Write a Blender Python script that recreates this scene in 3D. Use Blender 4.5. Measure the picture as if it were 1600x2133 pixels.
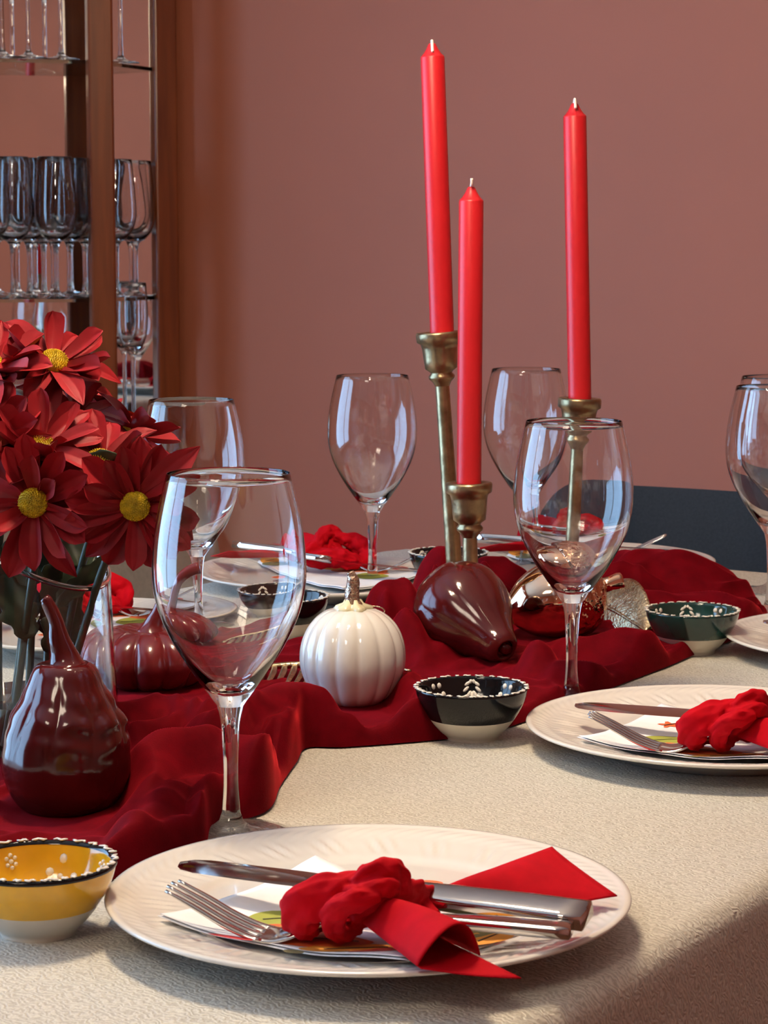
import bpy, math, random
import numpy as np
from mathutils import Vector, Matrix, noise

for o in list(bpy.data.objects):
    bpy.data.objects.remove(o, do_unlink=True)
scene = bpy.context.scene
COL = scene.collection
random.seed(7)
RNG = np.random.RandomState(11)

# ------------------------------------------------------------------ camera
TZ = 0.75                      # height of the laid table above the floor
FPX, CX, CY = 4744.0, 800.0, 1066.5
PITCH = math.radians(6.8)
CH = 0.368                     # camera height above the table
cam_d = bpy.data.cameras.new('camera')
cam_d.sensor_fit = 'VERTICAL'
cam_d.sensor_height = 36.0
cam_d.lens = FPX / 2133.0 * 36.0
cam_d.clip_start = 0.02
cam_d.dof.use_dof = True
cam_d.dof.focus_distance = 1.6
cam_d.dof.aperture_fstop = 38
cam = bpy.data.objects.new('camera', cam_d)
COL.objects.link(cam)
cam.location = (0, 0, TZ + CH)
cam.rotation_euler = (math.pi / 2 - PITCH, 0, 0)
scene.camera = cam

# ------------------------------------------------------------------ world, exposure
world = bpy.data.worlds.new('sky')
scene.world = world
world.use_nodes = True
bg = world.node_tree.nodes['Background']
bg.inputs[0].default_value = (0.37, 0.64, 1.0, 1)
bg.inputs[1].default_value = 3.7
scene.view_settings.view_transform = 'Standard'
scene.view_settings.look = 'None'
scene.view_settings.gamma = 1.0
scene.view_settings.use_curve_mapping = False
scene.view_settings.exposure = 1.05
BULB_STRENGTH = 165.0
cy = scene.cycles
cy.max_bounces = 11
cy.transmission_bounces = 11
cy.glossy_bounces = 4
cy.diffuse_bounces = 3
cy.transparent_max_bounces = 8
cy.use_adaptive_sampling = True
cy.adaptive_threshold = 0.1
cy.adaptive_min_samples = 16
cy.sample_clamp_indirect = 6.0
cy.blur_glossy = 0.5

# ------------------------------------------------------------------ pixel geometry
_cp, _sp = math.cos(PITCH), math.sin(PITCH)


def ray(px, py):
    a, b = (px - CX) / FPX, (CY - py) / FPX
    return np.array([a, _cp + b * _sp, -_sp + b * _cp])


def P(px, py, z=0.0):
    """point of the plane z above the table seen at a pixel (world coordinates)"""
    r = ray(px, py)
    t = (z - CH) / r[2]
    return np.array([r[0] * t, r[1] * t, TZ + z])


def W(px, py, d):
    """point at depth d seen at a pixel"""
    r = ray(px, py)
    t = d / r[1]
    return np.array([r[0] * t, d, TZ + CH + r[2] * t])


def D(px, d, z=0.0):
    """point at depth d and height z above the table, at column px"""
    e = math.atan2(CH - z, d)
    yc = CY + FPX * math.tan(e - PITCH)
    r = ray(px, yc)
    return np.array([r[0] * d / r[1], d, TZ + z])


# table frame: C far corner, U along the long side (away), N across (to the right)
ANG = math.radians(57.5)
U = np.array([math.cos(ANG), math.sin(ANG), 0])
N = np.array([math.sin(ANG), -math.cos(ANG), 0])
CORNER = P(792, 1150) + U * 0.09
TL, TW = 2.2, 0.934


def T(s, t, z=0.0):
    p = CORNER - U * s + N * t
    return np.array([p[0], p[1], TZ + z])


def st(p):
    q = np.asarray(p) - CORNER
    return -float(q @ U), float(q @ N)


# ------------------------------------------------------------------ materials
def node_mat(name):
    m = bpy.data.materials.new(name)
    m.use_nodes = True
    nt = m.node_tree
    return m, nt, nt.nodes['Principled BSDF']


def mat(name, col, rough=0.5, metal=0.0, var=0.08, vscale=30.0, bump=0.0, bscale=200.0, bdist=0.001,
        sheen=0.0, sheen_tint=None, sheen_rough=0.4, coat=0.0, spec=0.5, trans=0.0, sss=0.0, detail=3.0):
    m, nt, b = node_mat(name)
    tc = nt.nodes.new('ShaderNodeTexCoord')
    nz = nt.nodes.new('ShaderNodeTexNoise')
    nz.inputs['Scale'].default_value = vscale
    nz.inputs['Detail'].default_value = detail
    nt.links.new(tc.outputs['Object'], nz.inputs['Vector'])
    rp = nt.nodes.new('ShaderNodeValToRGB')
    lo = [max(0, c * (1 - var)) for c in col]
    hi = [min(1, c * (1 + var)) for c in col]
    rp.color_ramp.elements[0].position = 0.3
    rp.color_ramp.elements[1].position = 0.7
    rp.color_ramp.elements[0].color = (*lo, 1)
    rp.color_ramp.elements[1].color = (*hi, 1)
    nt.links.new(nz.outputs['Fac'], rp.inputs['Fac'])
    nt.links.new(rp.outputs['Color'], b.inputs['Base Color'])
    b.inputs['Roughness'].default_value = rough
    b.inputs['Metallic'].default_value = metal
    b.inputs['Specular IOR Level'].default_value = spec
    b.inputs['Coat Weight'].default_value = coat
    b.inputs['Coat Roughness'].default_value = 0.06
    if trans:
        b.inputs['Transmission Weight'].default_value = trans
    if sss:
        b.inputs['Subsurface Weight'].default_value = sss
        b.inputs['Subsurface Radius'].default_value = (0.01, 0.003, 0.002)
        b.inputs['Subsurface Scale'].default_value = 0.6
    if sheen:
        b.inputs['Sheen Weight'].default_value = sheen
        b.inputs['Sheen Roughness'].default_value = sheen_rough
        b.inputs['Sheen Tint'].default_value = (*(sheen_tint or col), 1)
    if bump:
        n2 = nt.nodes.new('ShaderNodeTexNoise')
        n2.inputs['Scale'].default_value = bscale
        n2.inputs['Detail'].default_value = 2.0
        nt.links.new(tc.outputs['Object'], n2.inputs['Vector'])
        bp = nt.nodes.new('ShaderNodeBump')
        bp.inputs['Strength'].default_value = bump
        bp.inputs['Distance'].default_value = bdist
        nt.links.new(n2.outputs['Fac'], bp.inputs['Height'])
        nt.links.new(bp.outputs['Normal'], b.inputs['Normal'])
    return m


def glass_mat(name, col=(1, 1, 1), ior=1.5):
    m = bpy.data.materials.new(name)
    m.use_nodes = True
    nt = m.node_tree
    for n in list(nt.nodes):
        if n.type == 'BSDF_PRINCIPLED':
            nt.nodes.remove(n)
    g = nt.nodes.new('ShaderNodeBsdfGlass')
    g.inputs['Color'].default_value = (*col, 1)
    g.inputs['Roughness'].default_value = 0.0
    g.inputs['IOR'].default_value = ior
    nt.links.new(g.outputs[0], nt.nodes['Material Output'].inputs[0])
    return m


def cloth_mat():
    """ivory damask: shiny raised yarn worms over a duller ground"""
    m, nt, b = node_mat('ivory_damask')
    tc = nt.nodes.new('ShaderNodeTexCoord')
    big = nt.nodes.new('ShaderNodeTexNoise')
    big.inputs['Scale'].default_value = 9.0
    big.inputs['Detail'].default_value = 2.0
    nt.links.new(tc.outputs['Object'], big.inputs['Vector'])
    wv = nt.nodes.new('ShaderNodeTexWave')
    wv.wave_type = 'BANDS'
    wv.bands_direction = 'DIAGONAL'
    wv.inputs['Scale'].default_value = 120.0
    wv.inputs['Distortion'].default_value = 14.0
    wv.inputs['Detail'].default_value = 2.5
    wv.inputs['Detail Scale'].default_value = 0.9
    wv.inputs['Detail Roughness'].default_value = 0.6
    nt.links.new(tc.outputs['Object'], wv.inputs['Vector'])
    fine = nt.nodes.new('ShaderNodeTexNoise')
    fine.inputs['Scale'].default_value = 520.0
    fine.inputs['Detail'].default_value = 1.0
    nt.links.new(tc.outputs['Object'], fine.inputs['Vector'])
    mx = nt.nodes.new('ShaderNodeMath')
    mx.operation = 'MULTIPLY_ADD'
    mx.inputs[1].default_value = 0.55
    nt.links.new(wv.outputs['Fac'], mx.inputs[0])
    m2 = nt.nodes.new('ShaderNodeMath')
    m2.operation = 'MULTIPLY'
    m2.inputs[1].default_value = 0.75
    nt.links.new(fine.outputs['Fac'], m2.inputs[0])
    nt.links.new(m2.outputs[0], mx.inputs[2])
    rp = nt.nodes.new('ShaderNodeValToRGB')
    rp.color_ramp.elements[0].position = 0.42
    rp.color_ramp.elements[1].position = 0.72
    rp.color_ramp.elements[0].color = (0.45, 0.42, 0.35, 1)
    rp.color_ramp.elements[1].color = (0.65, 0.625, 0.54, 1)
    nt.links.new(mx.outputs[0], rp.inputs['Fac'])
    nt.links.new(rp.outputs['Color'], b.inputs['Base Color'])
    rr = nt.nodes.new('ShaderNodeMapRange')
    rr.inputs['To Min'].default_value = 0.72
    rr.inputs['To Max'].default_value = 0.26
    nt.links.new(mx.outputs[0], rr.inputs['Value'])
    nt.links.new(rr.outputs[0], b.inputs['Roughness'])
    b.inputs['Specular IOR Level'].default_value = 0.6
    b.inputs['Sheen Weight'].default_value = 0.15
    bp = nt.nodes.new('ShaderNodeBump')
    bp.inputs['Strength'].default_value = 0.75
    bp.inputs['Distance'].default_value = 0.0008
    nt.links.new(mx.outputs[0], bp.inputs['Height'])
    nt.links.new(bp.outputs['Normal'], b.inputs['Normal'])
    return m


def wood_mat(name, c1, c2, rough=0.35):
    m, nt, b = node_mat(name)
    tc = nt.nodes.new('ShaderNodeTexCoord')
    mp = nt.nodes.new('ShaderNodeMapping')
    mp.inputs['Scale'].default_value = (18, 18, 1.2)
    nt.links.new(tc.outputs['Object'], mp.inputs['Vector'])
    nz = nt.nodes.new('ShaderNodeTexNoise')
    nz.inputs['Scale'].default_value = 3.0
    nz.inputs['Detail'].default_value = 6.0
    nz.inputs['Distortion'].default_value = 0.6
    nt.links.new(mp.outputs[0], nz.inputs['Vector'])
    rp = nt.nodes.new('ShaderNodeValToRGB')
    rp.color_ramp.elements[0].position = 0.3
    rp.color_ramp.elements[1].position = 0.7
    rp.color_ramp.elements[0].color = (*c1, 1)
    rp.color_ramp.elements[1].color = (*c2, 1)
    nt.links.new(nz.outputs['Fac'], rp.inputs['Fac'])
    nt.links.new(rp.outputs['Color'], b.inputs['Base Color'])
    b.inputs['Roughness'].default_value = rough
    b.inputs['Coat Weight'].default_value = 0.2
    return m


M = {
    'wall': mat('terracotta_paint', (0.43, 0.134, 0.071), 0.55, var=0.03, vscale=3, bump=0.08, bscale=260),
    'ceiling': mat('ceiling_paint', (0.78, 0.74, 0.68), 0.8, var=0.02, vscale=3),
    'floor': wood_mat('floor_wood', (0.12, 0.05, 0.025), (0.22, 0.1, 0.05), 0.4),
    'wood': wood_mat('cabinet_wood', (0.13, 0.024, 0.004), (0.23, 0.052, 0.010), 0.3),
    'darkwood': wood_mat('dark_wood', (0.03, 0.016, 0.012), (0.06, 0.03, 0.02), 0.4),
    'mirror': mat('mirror', (0.86, 0.87, 0.86), 0.015, 1.0, var=0.01),
    'shelf': glass_mat('shelf_glass', (0.93, 0.97, 0.94)),
    'glass': glass_mat('clear_glass', (0.995, 0.995, 0.995)),
    'vase': glass_mat('vase_glass', (0.985, 0.99, 0.985), 1.45),
    'water': glass_mat('water', (0.97, 0.98, 0.97), 1.33),
    'cloth': cloth_mat(),
    'velvet': mat('burgundy_velvet', (0.118, 0.0015, 0.005), 0.75, var=0.2, vscale=60, bump=0.25, bscale=900,
                  bdist=0.0006, sheen=0.75, sheen_tint=(0.75, 0.03, 0.04), sheen_rough=0.30, spec=0.03),
    'plate': mat('ivory_glaze', (0.74, 0.715, 0.655), 0.16, var=0.02, vscale=20, coat=0.4),
    'paper': mat('white_paper', (0.86, 0.86, 0.88), 0.7, var=0.02, vscale=90, bump=0.1, bscale=500),
    'steel': mat('polished_steel', (0.60, 0.57, 0.55), 0.09, 1.0, var=0.05, vscale=40),
    'ribbon': mat('red_chiffon', (0.46, 0.001, 0.008), 0.8, var=0.1, vscale=80, bump=0.15, bscale=1200, bdist=0.0004,
                  sheen=0.1, sheen_tint=(0.9, 0.05, 0.08), spec=0.1),
    'gourd': mat('burgundy_lacquer', (0.068, 0.005, 0.005), 0.13, var=0.25, vscale=25, coat=0.1, bump=0.05, bscale=40, bdist=0.002),
    'pumpkin_red': mat('dark_red_lacquer', (0.13, 0.011, 0.013), 0.22, var=0.2, vscale=25, coat=0.3),
    'white_glaze': mat('white_glaze', (0.68, 0.67, 0.63), 0.06, var=0.03, vscale=20, coat=0.6),
    'cream': mat('cream_glaze', (0.62, 0.57, 0.37), 0.2, var=0.15, vscale=60, bump=0.3, bscale=180, bdist=0.002, coat=0.3),
    'bronze_glit': mat('bronze_glitter', (0.42, 0.30, 0.22), 0.22, 0.8, var=0.5, vscale=380, bump=0.8, bscale=300, bdist=0.002),
    'brass': mat('antique_brass', (0.36, 0.27, 0.15), 0.34, 1.0, var=0.35, vscale=70, bump=0.5, bscale=90, bdist=0.0014),
    'wax': mat('red_wax', (0.52, 0.010, 0.016), 0.38, var=0.04, vscale=20, spec=0.45),
    'wick': mat('wick_cotton', (0.85, 0.72, 0.64), 0.8),
    'copper': mat('rose_gold', (0.83, 0.55, 0.38), 0.06, 1.0, var=0.03, vscale=20),
    'copper_h': mat('hammered_copper', (0.72, 0.40, 0.25), 0.12, 1.0, var=0.15, vscale=90, bump=1.0, bscale=130, bdist=0.004),
    'gold': mat('champagne_gold', (0.60, 0.47, 0.29), 0.24, 1.0, var=0.25, vscale=120, bump=0.6, bscale=420, bdist=0.0012),
    'bowl_white': mat('bowl_white', (0.68, 0.64, 0.55), 0.3, var=0.04, vscale=40),
    'black': mat('black_glaze', (0.006, 0.006, 0.007), 0.1, var=0.1, coat=0.0, spec=0.4),
    'green': mat('green_glaze', (0.008, 0.045, 0.04), 0.1, var=0.2, coat=0.5),
    'yellow': mat('yellow_glaze', (0.76, 0.43, 0.018), 0.1, var=0.12, vscale=40, coat=0.5),
    'dot': mat('white_enamel', (0.78, 0.75, 0.68), 0.2, var=0.04, coat=0.4),
    'petal': mat('red_petal', (0.27, 0.008, 0.014), 0.55, var=0.3, vscale=45, sheen=0.12, sheen_tint=(0.9, 0.25, 0.25), spec=0.25),
    'disc': mat('yellow_disc', (0.60, 0.43, 0.010), 0.6, var=0.35, vscale=220),
    'stem': mat('flower_stem', (0.035, 0.06, 0.03), 0.45, var=0.25, vscale=40),
    'leaf': mat('dark_leaf', (0.032, 0.056, 0.024), 0.5, var=0.35, vscale=50),
    'navy': mat('navy_fabric', (0.020, 0.026, 0.034), 0.9, var=0.15, vscale=300, bump=0.3, bscale=700, sheen=0.15),
    'taupe': mat('taupe_fabric', (0.24, 0.205, 0.175), 0.9, var=0.08, vscale=150, bump=0.3, bscale=700, sheen=0.2),
    'p_orange': mat('print_orange', (0.75, 0.13, 0.03), 0.7, var=0.08),
    'p_amber': mat('print_amber', (0.82, 0.34, 0.04), 0.7, var=0.08),
    'p_green': mat('print_green', (0.36, 0.38, 0.05), 0.7, var=0.08),
    'p_olive': mat('print_olive', (0.20, 0.19, 0.08), 0.7, var=0.08),
    'p_red': mat('print_red', (0.62, 0.03, 0.03), 0.7, var=0.08),
    'p_brown': mat('print_brown', (0.05, 0.03, 0.02), 0.7, var=0.08),
    'frame': mat('window_paint', (0.75, 0.74, 0.71), 0.4, var=0.02),
}
mb = bpy.data.materials.new('warm_bulb')
mb.use_nodes = True
nt_ = mb.node_tree
nt_.nodes.remove(nt_.nodes['Principled BSDF'])
em_ = nt_.nodes.new('ShaderNodeEmission')
em_.inputs[0].default_value = (1.0, 0.78, 0.54, 1)
em_.inputs[1].default_value = BULB_STRENGTH
nt_.links.new(em_.outputs[0], nt_.nodes['Material Output'].inputs[0])
M['bulb'] = mb


# ------------------------------------------------------------------ geometry helpers
class G:
    """collects vertices and faces of one mesh"""

    def __init__(self):
        self.v, self.f = [], []

    def add(self, vf, mtx=None):
        v, f = vf
        o = len(self.v)
        v = np.asarray(v, float)
        if mtx is not None:
            mtx = np.asarray(mtx)
            v = v @ mtx[:3, :3].T + mtx[:3, 3]
        self.v.extend(map(tuple, v))
        self.f.extend([tuple(i + o for i in q) for q in f])
        return self

    def vf(self):
        return self.v, self.f


def build(name, vf, m, parent=None, loc=None, smooth=True, sharp=None):
    v, f = vf.vf() if isinstance(vf, G) else vf
    me = bpy.data.meshes.new(name)
    me.from_pydata([tuple(map(float, p)) for p in v], [], [tuple(map(int, q)) for q in f])
    me.materials.append(M[m])
    if smooth:
        me.polygons.foreach_set('use_smooth', [True] * len(me.polygons))
        if sharp:
            me.set_sharp_from_angle(angle=math.radians(sharp))
    me.update()
    o = bpy.data.objects.new(name, me)
    COL.objects.link(o)
    if parent is not None:
        o.parent = parent
    if loc is not None:
        o.location = tuple(map(float, loc))
    return o


def tag(o, label=None, cat=None, group=None, kind=None):
    if label:
        o['label'] = label
    if cat:
        o['category'] = cat
    if group:
        o['group'] = group
    if kind:
        o['kind'] = kind
    return o


def thing(name, label, cat, loc=(0, 0, 0), group=None, rz=0.0):
    o = bpy.data.objects.new(name, None)
    o.empty_display_size = 0.02
    COL.objects.link(o)
    o.location = tuple(map(float, loc))
    o.rotation_euler = (0, 0, rz)
    return tag(o, label, cat, group)


def copy_tree(o, parent=None):
    c = o.copy()
    COL.objects.link(c)
    if parent is not None:
        c.parent = parent
    for ch in list(o.children):
        copy_tree(ch, c)
    return c


def placed(src, loc, label, group=None, rz=None, scale=None):
    c = copy_tree(src)
    c.location = tuple(map(float, loc))
    if rz is not None:
        c.rotation_euler = (0, 0, rz)
    if scale:
        c.scale = (scale, scale, scale)
    c['label'] = label
    if group:
        c['group'] = group
    return c


def lathe(prof, n=48, rf=None, zf=None, close_seam=True):
    """prof: list of (r, z); rf(theta, i, r, z) and zf() may modulate"""
    v, f, idx = [], [], []
    for i, (r, z) in enumerate(prof):
        if r < 1e-7:
            idx.append([len(v)] * n)
            v.append((0, 0, z))
        else:
            row = []
            for k in range(n):
                th = 2 * math.pi * k / n
                rr = rf(th, i, r, z) if rf else r
                zz = zf(th, i, r, z) if zf else z
                row.append(len(v))
                v.append((rr * math.cos(th), rr * math.sin(th), zz))
            idx.append(row)
    for i in range(len(prof) - 1):
        a, b = idx[i], idx[i + 1]
        for k in range(n):
            q = [a[k], a[(k + 1) % n], b[(k + 1) % n], b[k]]
            u = []
            for x in q:
                if x not in u:
                    u.append(x)
            if len(u) >= 3:
                f.append(tuple(u))
    return v, f


def curve_pts(pts, n):
    """Catmull-Rom resample of control points"""
    pts = [np.asarray(p, float) for p in pts]
    p = [2 * pts[0] - pts[1]] + pts + [2 * pts[-1] - pts[-2]]
    out, segs = [], len(pts) - 1
    for i in range(n):
        x = i / (n - 1) * segs
        k = min(int(x), segs - 1)
        t = x - k
        a, b, c, d = p[k], p[k + 1], p[k + 2], p[k + 3]
        out.append(0.5 * ((2 * b) + (c - a) * t + (2 * a - 5 * b + 4 * c - d) * t * t + (3 * b - a - 3 * c + d) * t ** 3))
    return out


def sweep(path, w, h=None, n=12, power=2.0, up=(0, 0, 1), caps=True, wob=0.0, seed=0, pleat=0.0):
    """superelliptic section swept along a path; w, h scalars or lists (half sizes)"""
    path = [np.asarray(p, float) for p in path]
    m = len(path)
    wl = list(w) if hasattr(w, '__len__') else [w] * m
    hl = wl if h is None else (list(h) if hasattr(h, '__len__') else [h] * m)
    wl = np.interp(np.linspace(0, 1, m), np.linspace(0, 1, len(wl)), wl)
    hl = np.interp(np.linspace(0, 1, m), np.linspace(0, 1, len(hl)), hl)
    up = np.asarray(up, float)
    v, f = [], []
    prev = None
    for i in range(m):
        t = path[min(i + 1, m - 1)] - path[max(i - 1, 0)]
        t = t / (np.linalg.norm(t) + 1e-12)
        ref = up if prev is None else prev
        s = np.cross(t, ref)
        if np.linalg.norm(s) < 1e-4:
            s = np.cross(t, (1, 0, 0.01))
        s /= np.linalg.norm(s)
        b = np.cross(s, t)
        if prev is None or wob == 0 and abs(np.dot(up, t)) < 0.98:
            pass
        prev = b
        for k in range(n):
            a = 2 * math.pi * k / n
            ca, sa = math.cos(a), math.sin(a)
            x = math.copysign(abs(ca) ** (2 / power), ca)
            y = math.copysign(abs(sa) ** (2 / power), sa)
            g = 1.0
            if wob:
                g += wob * noise.noise(Vector((ca * 1.5 + seed * 7.1, sa * 1.5, i * 0.35)))
            if pleat:
                g -= pleat * (0.5 + 0.5 * math.sin(5 * a + seed * 2.3 + 0.08 * i)) ** 3
            v.append(tuple(path[i] + s * x * wl[i] * g + b * y * hl[i] * g))
    for i in range(m - 1):
        for k in range(n):
            f.append((i * n + k, i * n + (k + 1) % n, (i + 1) * n + (k + 1) % n, (i + 1) * n + k))
    if caps:
        f.append(tuple(range(n - 1, -1, -1)))
        f.append(tuple((m - 1) * n + k for k in range(n)))
    return v, f


def gridsurf(fn, nu, nv, closeu=False):
    v, f = [], []
    for i in range(nu):
        for j in range(nv):
            v.append(tuple(fn(i / (nu - 1) if not closeu else i / nu, j / (nv - 1))))
    for i in range(nu - (0 if closeu else 1)):
        for j in range(nv - 1):
            a, b = i * nv + j, ((i + 1) % nu) * nv + j
            f.append((a, b, b + 1, a + 1))
    return v, f


def ellipsoid(c, rx, ry, rz, n=8, m=6, frame=None):
    v, f = lathe([(math.sin(math.pi * i / m), -math.cos(math.pi * i / m)) if 0 < i < m else (0, -1 if i == 0 else 1) for i in range(m + 1)], n)
    v = np.array(v) * (rx, ry, rz)
    if frame is not None:
        v = v @ np.array(frame)          # rows of frame are the axes
    return v + np.asarray(c), f


def box(c, s, mtx=None):
    c, s = np.asarray(c, float), np.asarray(s, float) / 2
    v = np.array([[x, y, z] for x in (-1, 1) for y in (-1, 1) for z in (-1, 1)]) * s
    if mtx is not None:
        v = v @ np.array(mtx)
    f = [(0, 1, 3, 2), (4, 6, 7, 5), (0, 4, 5, 1), (2, 3, 7, 6), (0, 2, 6, 4), (1, 5, 7, 3)]
    return v + c, f


def prism(poly, z0, z1):
    """poly counter-clockwise list of (x, y)"""
    n = len(poly)
    v = [(*p[:2], z0) for p in poly] + [(*p[:2], z1) for p in poly]
    f = [tuple(range(n - 1, -1, -1)), tuple(range(n, 2 * n))]
    f += [(k, (k + 1) % n, n + (k + 1) % n, n + k) for k in range(n)]
    return v, f


def bevel(o, w=0.003, seg=3):
    md = o.modifiers.new('bevel', 'BEVEL')
    md.width = w
    md.segments = seg
    md.limit_method = 'ANGLE'
    return o


def solid(o, t, off=0.0):
    md = o.modifiers.new('thickness', 'SOLIDIFY')
    md.thickness = t
    md.offset = off
    return o


def subsurf(o, lv=1):
    md = o.modifiers.new('smooth', 'SUBSURF')
    md.levels = lv
    md.render_levels = lv
    return o


def rows(u, n):
    return np.array([u, n, [0, 0, 1]])


UNB = rows(U, N)      # local x -> U, local y -> N (as row vectors)

# ------------------------------------------------------------------ room
# room coordinates relative to the far table corner: k along U (away), t along N
K_BACK, K_FRONT, T_LEFT, T_RIGHT, ROOM_H = 0.825, -5.3, -1.55, 2.9, 2.6


def R(k, t, z):
    p = CORNER + U * k + N * t
    return np.array([p[0], p[1], z])


def wall_box(name, k0, k1, t0, t1, z0, z1, m, g=None):
    c = (R(k0, t0, z0) + R(k1, t1, z1)) / 2
    vf = box(c, (abs(k1 - k0), abs(t1 - t0), abs(z1 - z0)), UNB)
    if g is not None:
        g.add(vf)
        return None
    return tag(build(name, vf, m, smooth=False), kind='structure')


WT = 0.12
wall_box('floor', K_FRONT - WT, K_BACK + WT, T_LEFT - WT, T_RIGHT + WT, -0.1, 0.0, 'floor')
wall_box('ceiling', K_FRONT - WT, K_BACK + WT, T_LEFT - WT, T_RIGHT + WT, ROOM_H, ROOM_H + 0.1, 'ceiling')
wall_box('wall_back', K_BACK, K_BACK + WT, T_LEFT - WT, T_RIGHT + WT, 0, ROOM_H, 'wall')
wall_box('wall_right', K_FRONT, K_BACK, T_RIGHT, T_RIGHT + WT, 0, ROOM_H, 'wall')
wall_box('wall_front', K_FRONT - WT, K_FRONT, T_LEFT - WT, T_RIGHT + WT, 0, ROOM_H, 'wall')
# left wall with the window opening
WK0, WK1, WZ0, WZ1 = -3.30, -0.85, 0.22, 2.25
g = G()
wall_box('', K_FRONT, WK0, T_LEFT - WT, T_LEFT, 0, ROOM_H, '', g)
wall_box('', WK1, K_BACK, T_LEFT - WT, T_LEFT, 0, ROOM_H, '', g)
wall_box('', WK0, WK1, T_LEFT - WT, T_LEFT, 0, WZ0, '', g)
wall_box('', WK0, WK1, T_LEFT - WT, T_LEFT, WZ1, ROOM_H, '', g)
tag(build('wall_left', g, 'wall', smooth=False), kind='structure')
for nm, (k0, k1, t0, t1) in {'baseboard_back': (K_BACK - 0.015, K_BACK, T_LEFT, T_RIGHT),
                             'baseboard_left': (K_FRONT, K_BACK, T_LEFT, T_LEFT + 0.015)}.items():
    wall_box(nm, k0, k1, t0, t1, 0, 0.09, 'darkwood')
win = thing('window_1', None, None, R((WK0 + WK1) / 2, T_LEFT, WZ0))
win['kind'] = 'structure'
wl = np.array(win.location)


def win_bar(name, k0, k1, z0, z1, t0=-0.09, t1=-0.03):
    c = (R(k0, T_LEFT + t0, z0) + R(k1, T_LEFT + t1, z1)) / 2 - wl
    return build(name, box(c, (abs(k1 - k0), abs(t1 - t0), abs(z1 - z0)), UNB), 'frame', win, smooth=False)


for a in (WK0, WK1 - 0.05):
    win_bar('window_frame', a, a + 0.05, WZ0, WZ1)
for a in (WZ0, WZ1 - 0.05):
    win_bar('window_frame', WK0, WK1, a, a + 0.05)
win_bar('mullion', (WK0 + WK1) / 2 - 0.03, (WK0 + WK1) / 2 + 0.03, WZ0, WZ1)
win_bar('window_sill', WK0 - 0.05, WK1 + 0.05, WZ0 - 0.03, WZ0, -0.12, 0.06)
# light portal in the opening: only guides sampling of the sky
pd = bpy.data.lights.new('window_portal', 'AREA')
pd.shape = 'RECTANGLE'
pd.size, pd.size_y = WK1 - WK0, WZ1 - WZ0
pd.cycles.is_portal = True
po = bpy.data.objects.new('window_portal', pd)
COL.objects.link(po)
pc = R((WK0 + WK1) / 2, T_LEFT - 0.11, (WZ0 + WZ1) / 2)
zax = Vector((-N[0], -N[1], 0))          # area lights shine along -Z
xax = Vector((U[0], U[1], 0))
yax = zax.cross(xax)
po.matrix_world = Matrix((( xax.x, yax.x, zax.x, pc[0]), (xax.y, yax.y, zax.y, pc[1]), (xax.z, yax.z, zax.z, pc[2]), (0, 0, 0, 1)))

# door on the front wall (seen only in the cabinet mirror)
dr = thing('door_1', None, None, R(K_FRONT, 0.6, 0))
dr['kind'] = 'structure'
for (a, b, z0, z1, nm, m_) in ((-0.45, 0.45, 0, 2.05, 'door_leaf', 'darkwood'), (-0.55, -0.45, 0, 2.15, 'door_jamb', 'darkwood'),
                               (0.45, 0.55, 0, 2.15, 'door_jamb', 'darkwood'), (-0.45, 0.45, 2.05, 2.15, 'door_head', 'darkwood')):
    c = (R(K_FRONT, 0.6 + a, z0) + R(K_FRONT + 0.05, 0.6 + b, z1)) / 2 - np.array(dr.location)
    build(nm, box(c, (0.05, b - a, z1 - z0), UNB), m_, dr, smooth=False)

# ------------------------------------------------------------------ pendant lamp over the table
LK, LT = -1.10, 0.52
lp = thing('pendant_lamp', 'cluster pendant of warm glass globes hanging above the table', 'lamp', R(LK, LT, ROOM_H))
build('ceiling_rose', lathe([(0, -0.03), (0.05, -0.03), (0.06, -0.01), (0.06, 0), (0, 0)], 32), 'brass', lp)
for i in range(6):
    a = i * 2.1
    zz = -(0.62 + 0.085 * i)
    x, y = 0.055 * math.cos(a), 0.055 * math.sin(a)
    build('cord', sweep([(x, y, -0.02), (x, y, zz + 0.03)], 0.0025, n=8), 'black', lp)
    build('socket', lathe([(0, 0.035), (0.012, 0.035), (0.014, 0.02), (0.014, 0.012), (0, 0.012)], 20), 'brass', lp, loc=(x, y, zz))
    build('globe', ellipsoid((x, y, zz - 0.006), 0.024, 0.024, 0.024, 20, 12), 'bulb', lp)

# square ceiling light behind the camera
M['panel'] = M['bulb'].copy()
M['panel'].name = 'light_diffuser'
M['panel'].node_tree.nodes['Emission'].inputs[0].default_value = (1.0, 0.84, 0.66, 1)
M['panel'].node_tree.nodes['Emission'].inputs[1].default_value = 9.0
cl = thing('ceiling_light', 'square four-pane ceiling light behind the camera', 'lamp', R(-3.35, 0.95, ROOM_H))
for a in (-1, 1):
    for b in (-1, 1):
        c = U * a * 0.17 + N * b * 0.17
        build('diffuser', box((c[0], c[1], -0.035), (0.31, 0.31, 0.02), UNB), 'panel', cl, smooth=False)
for a in (-0.34, 0.0, 0.34):
    build('frame_bar', box(U * a + np.array([0, 0, -0.03]), (0.03, 0.71, 0.06), UNB), 'frame', cl, smooth=False)
    build('frame_bar', box(N * a + np.array([0, 0, -0.03]), (0.71, 0.03, 0.06), UNB), 'frame', cl, smooth=False)

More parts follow.
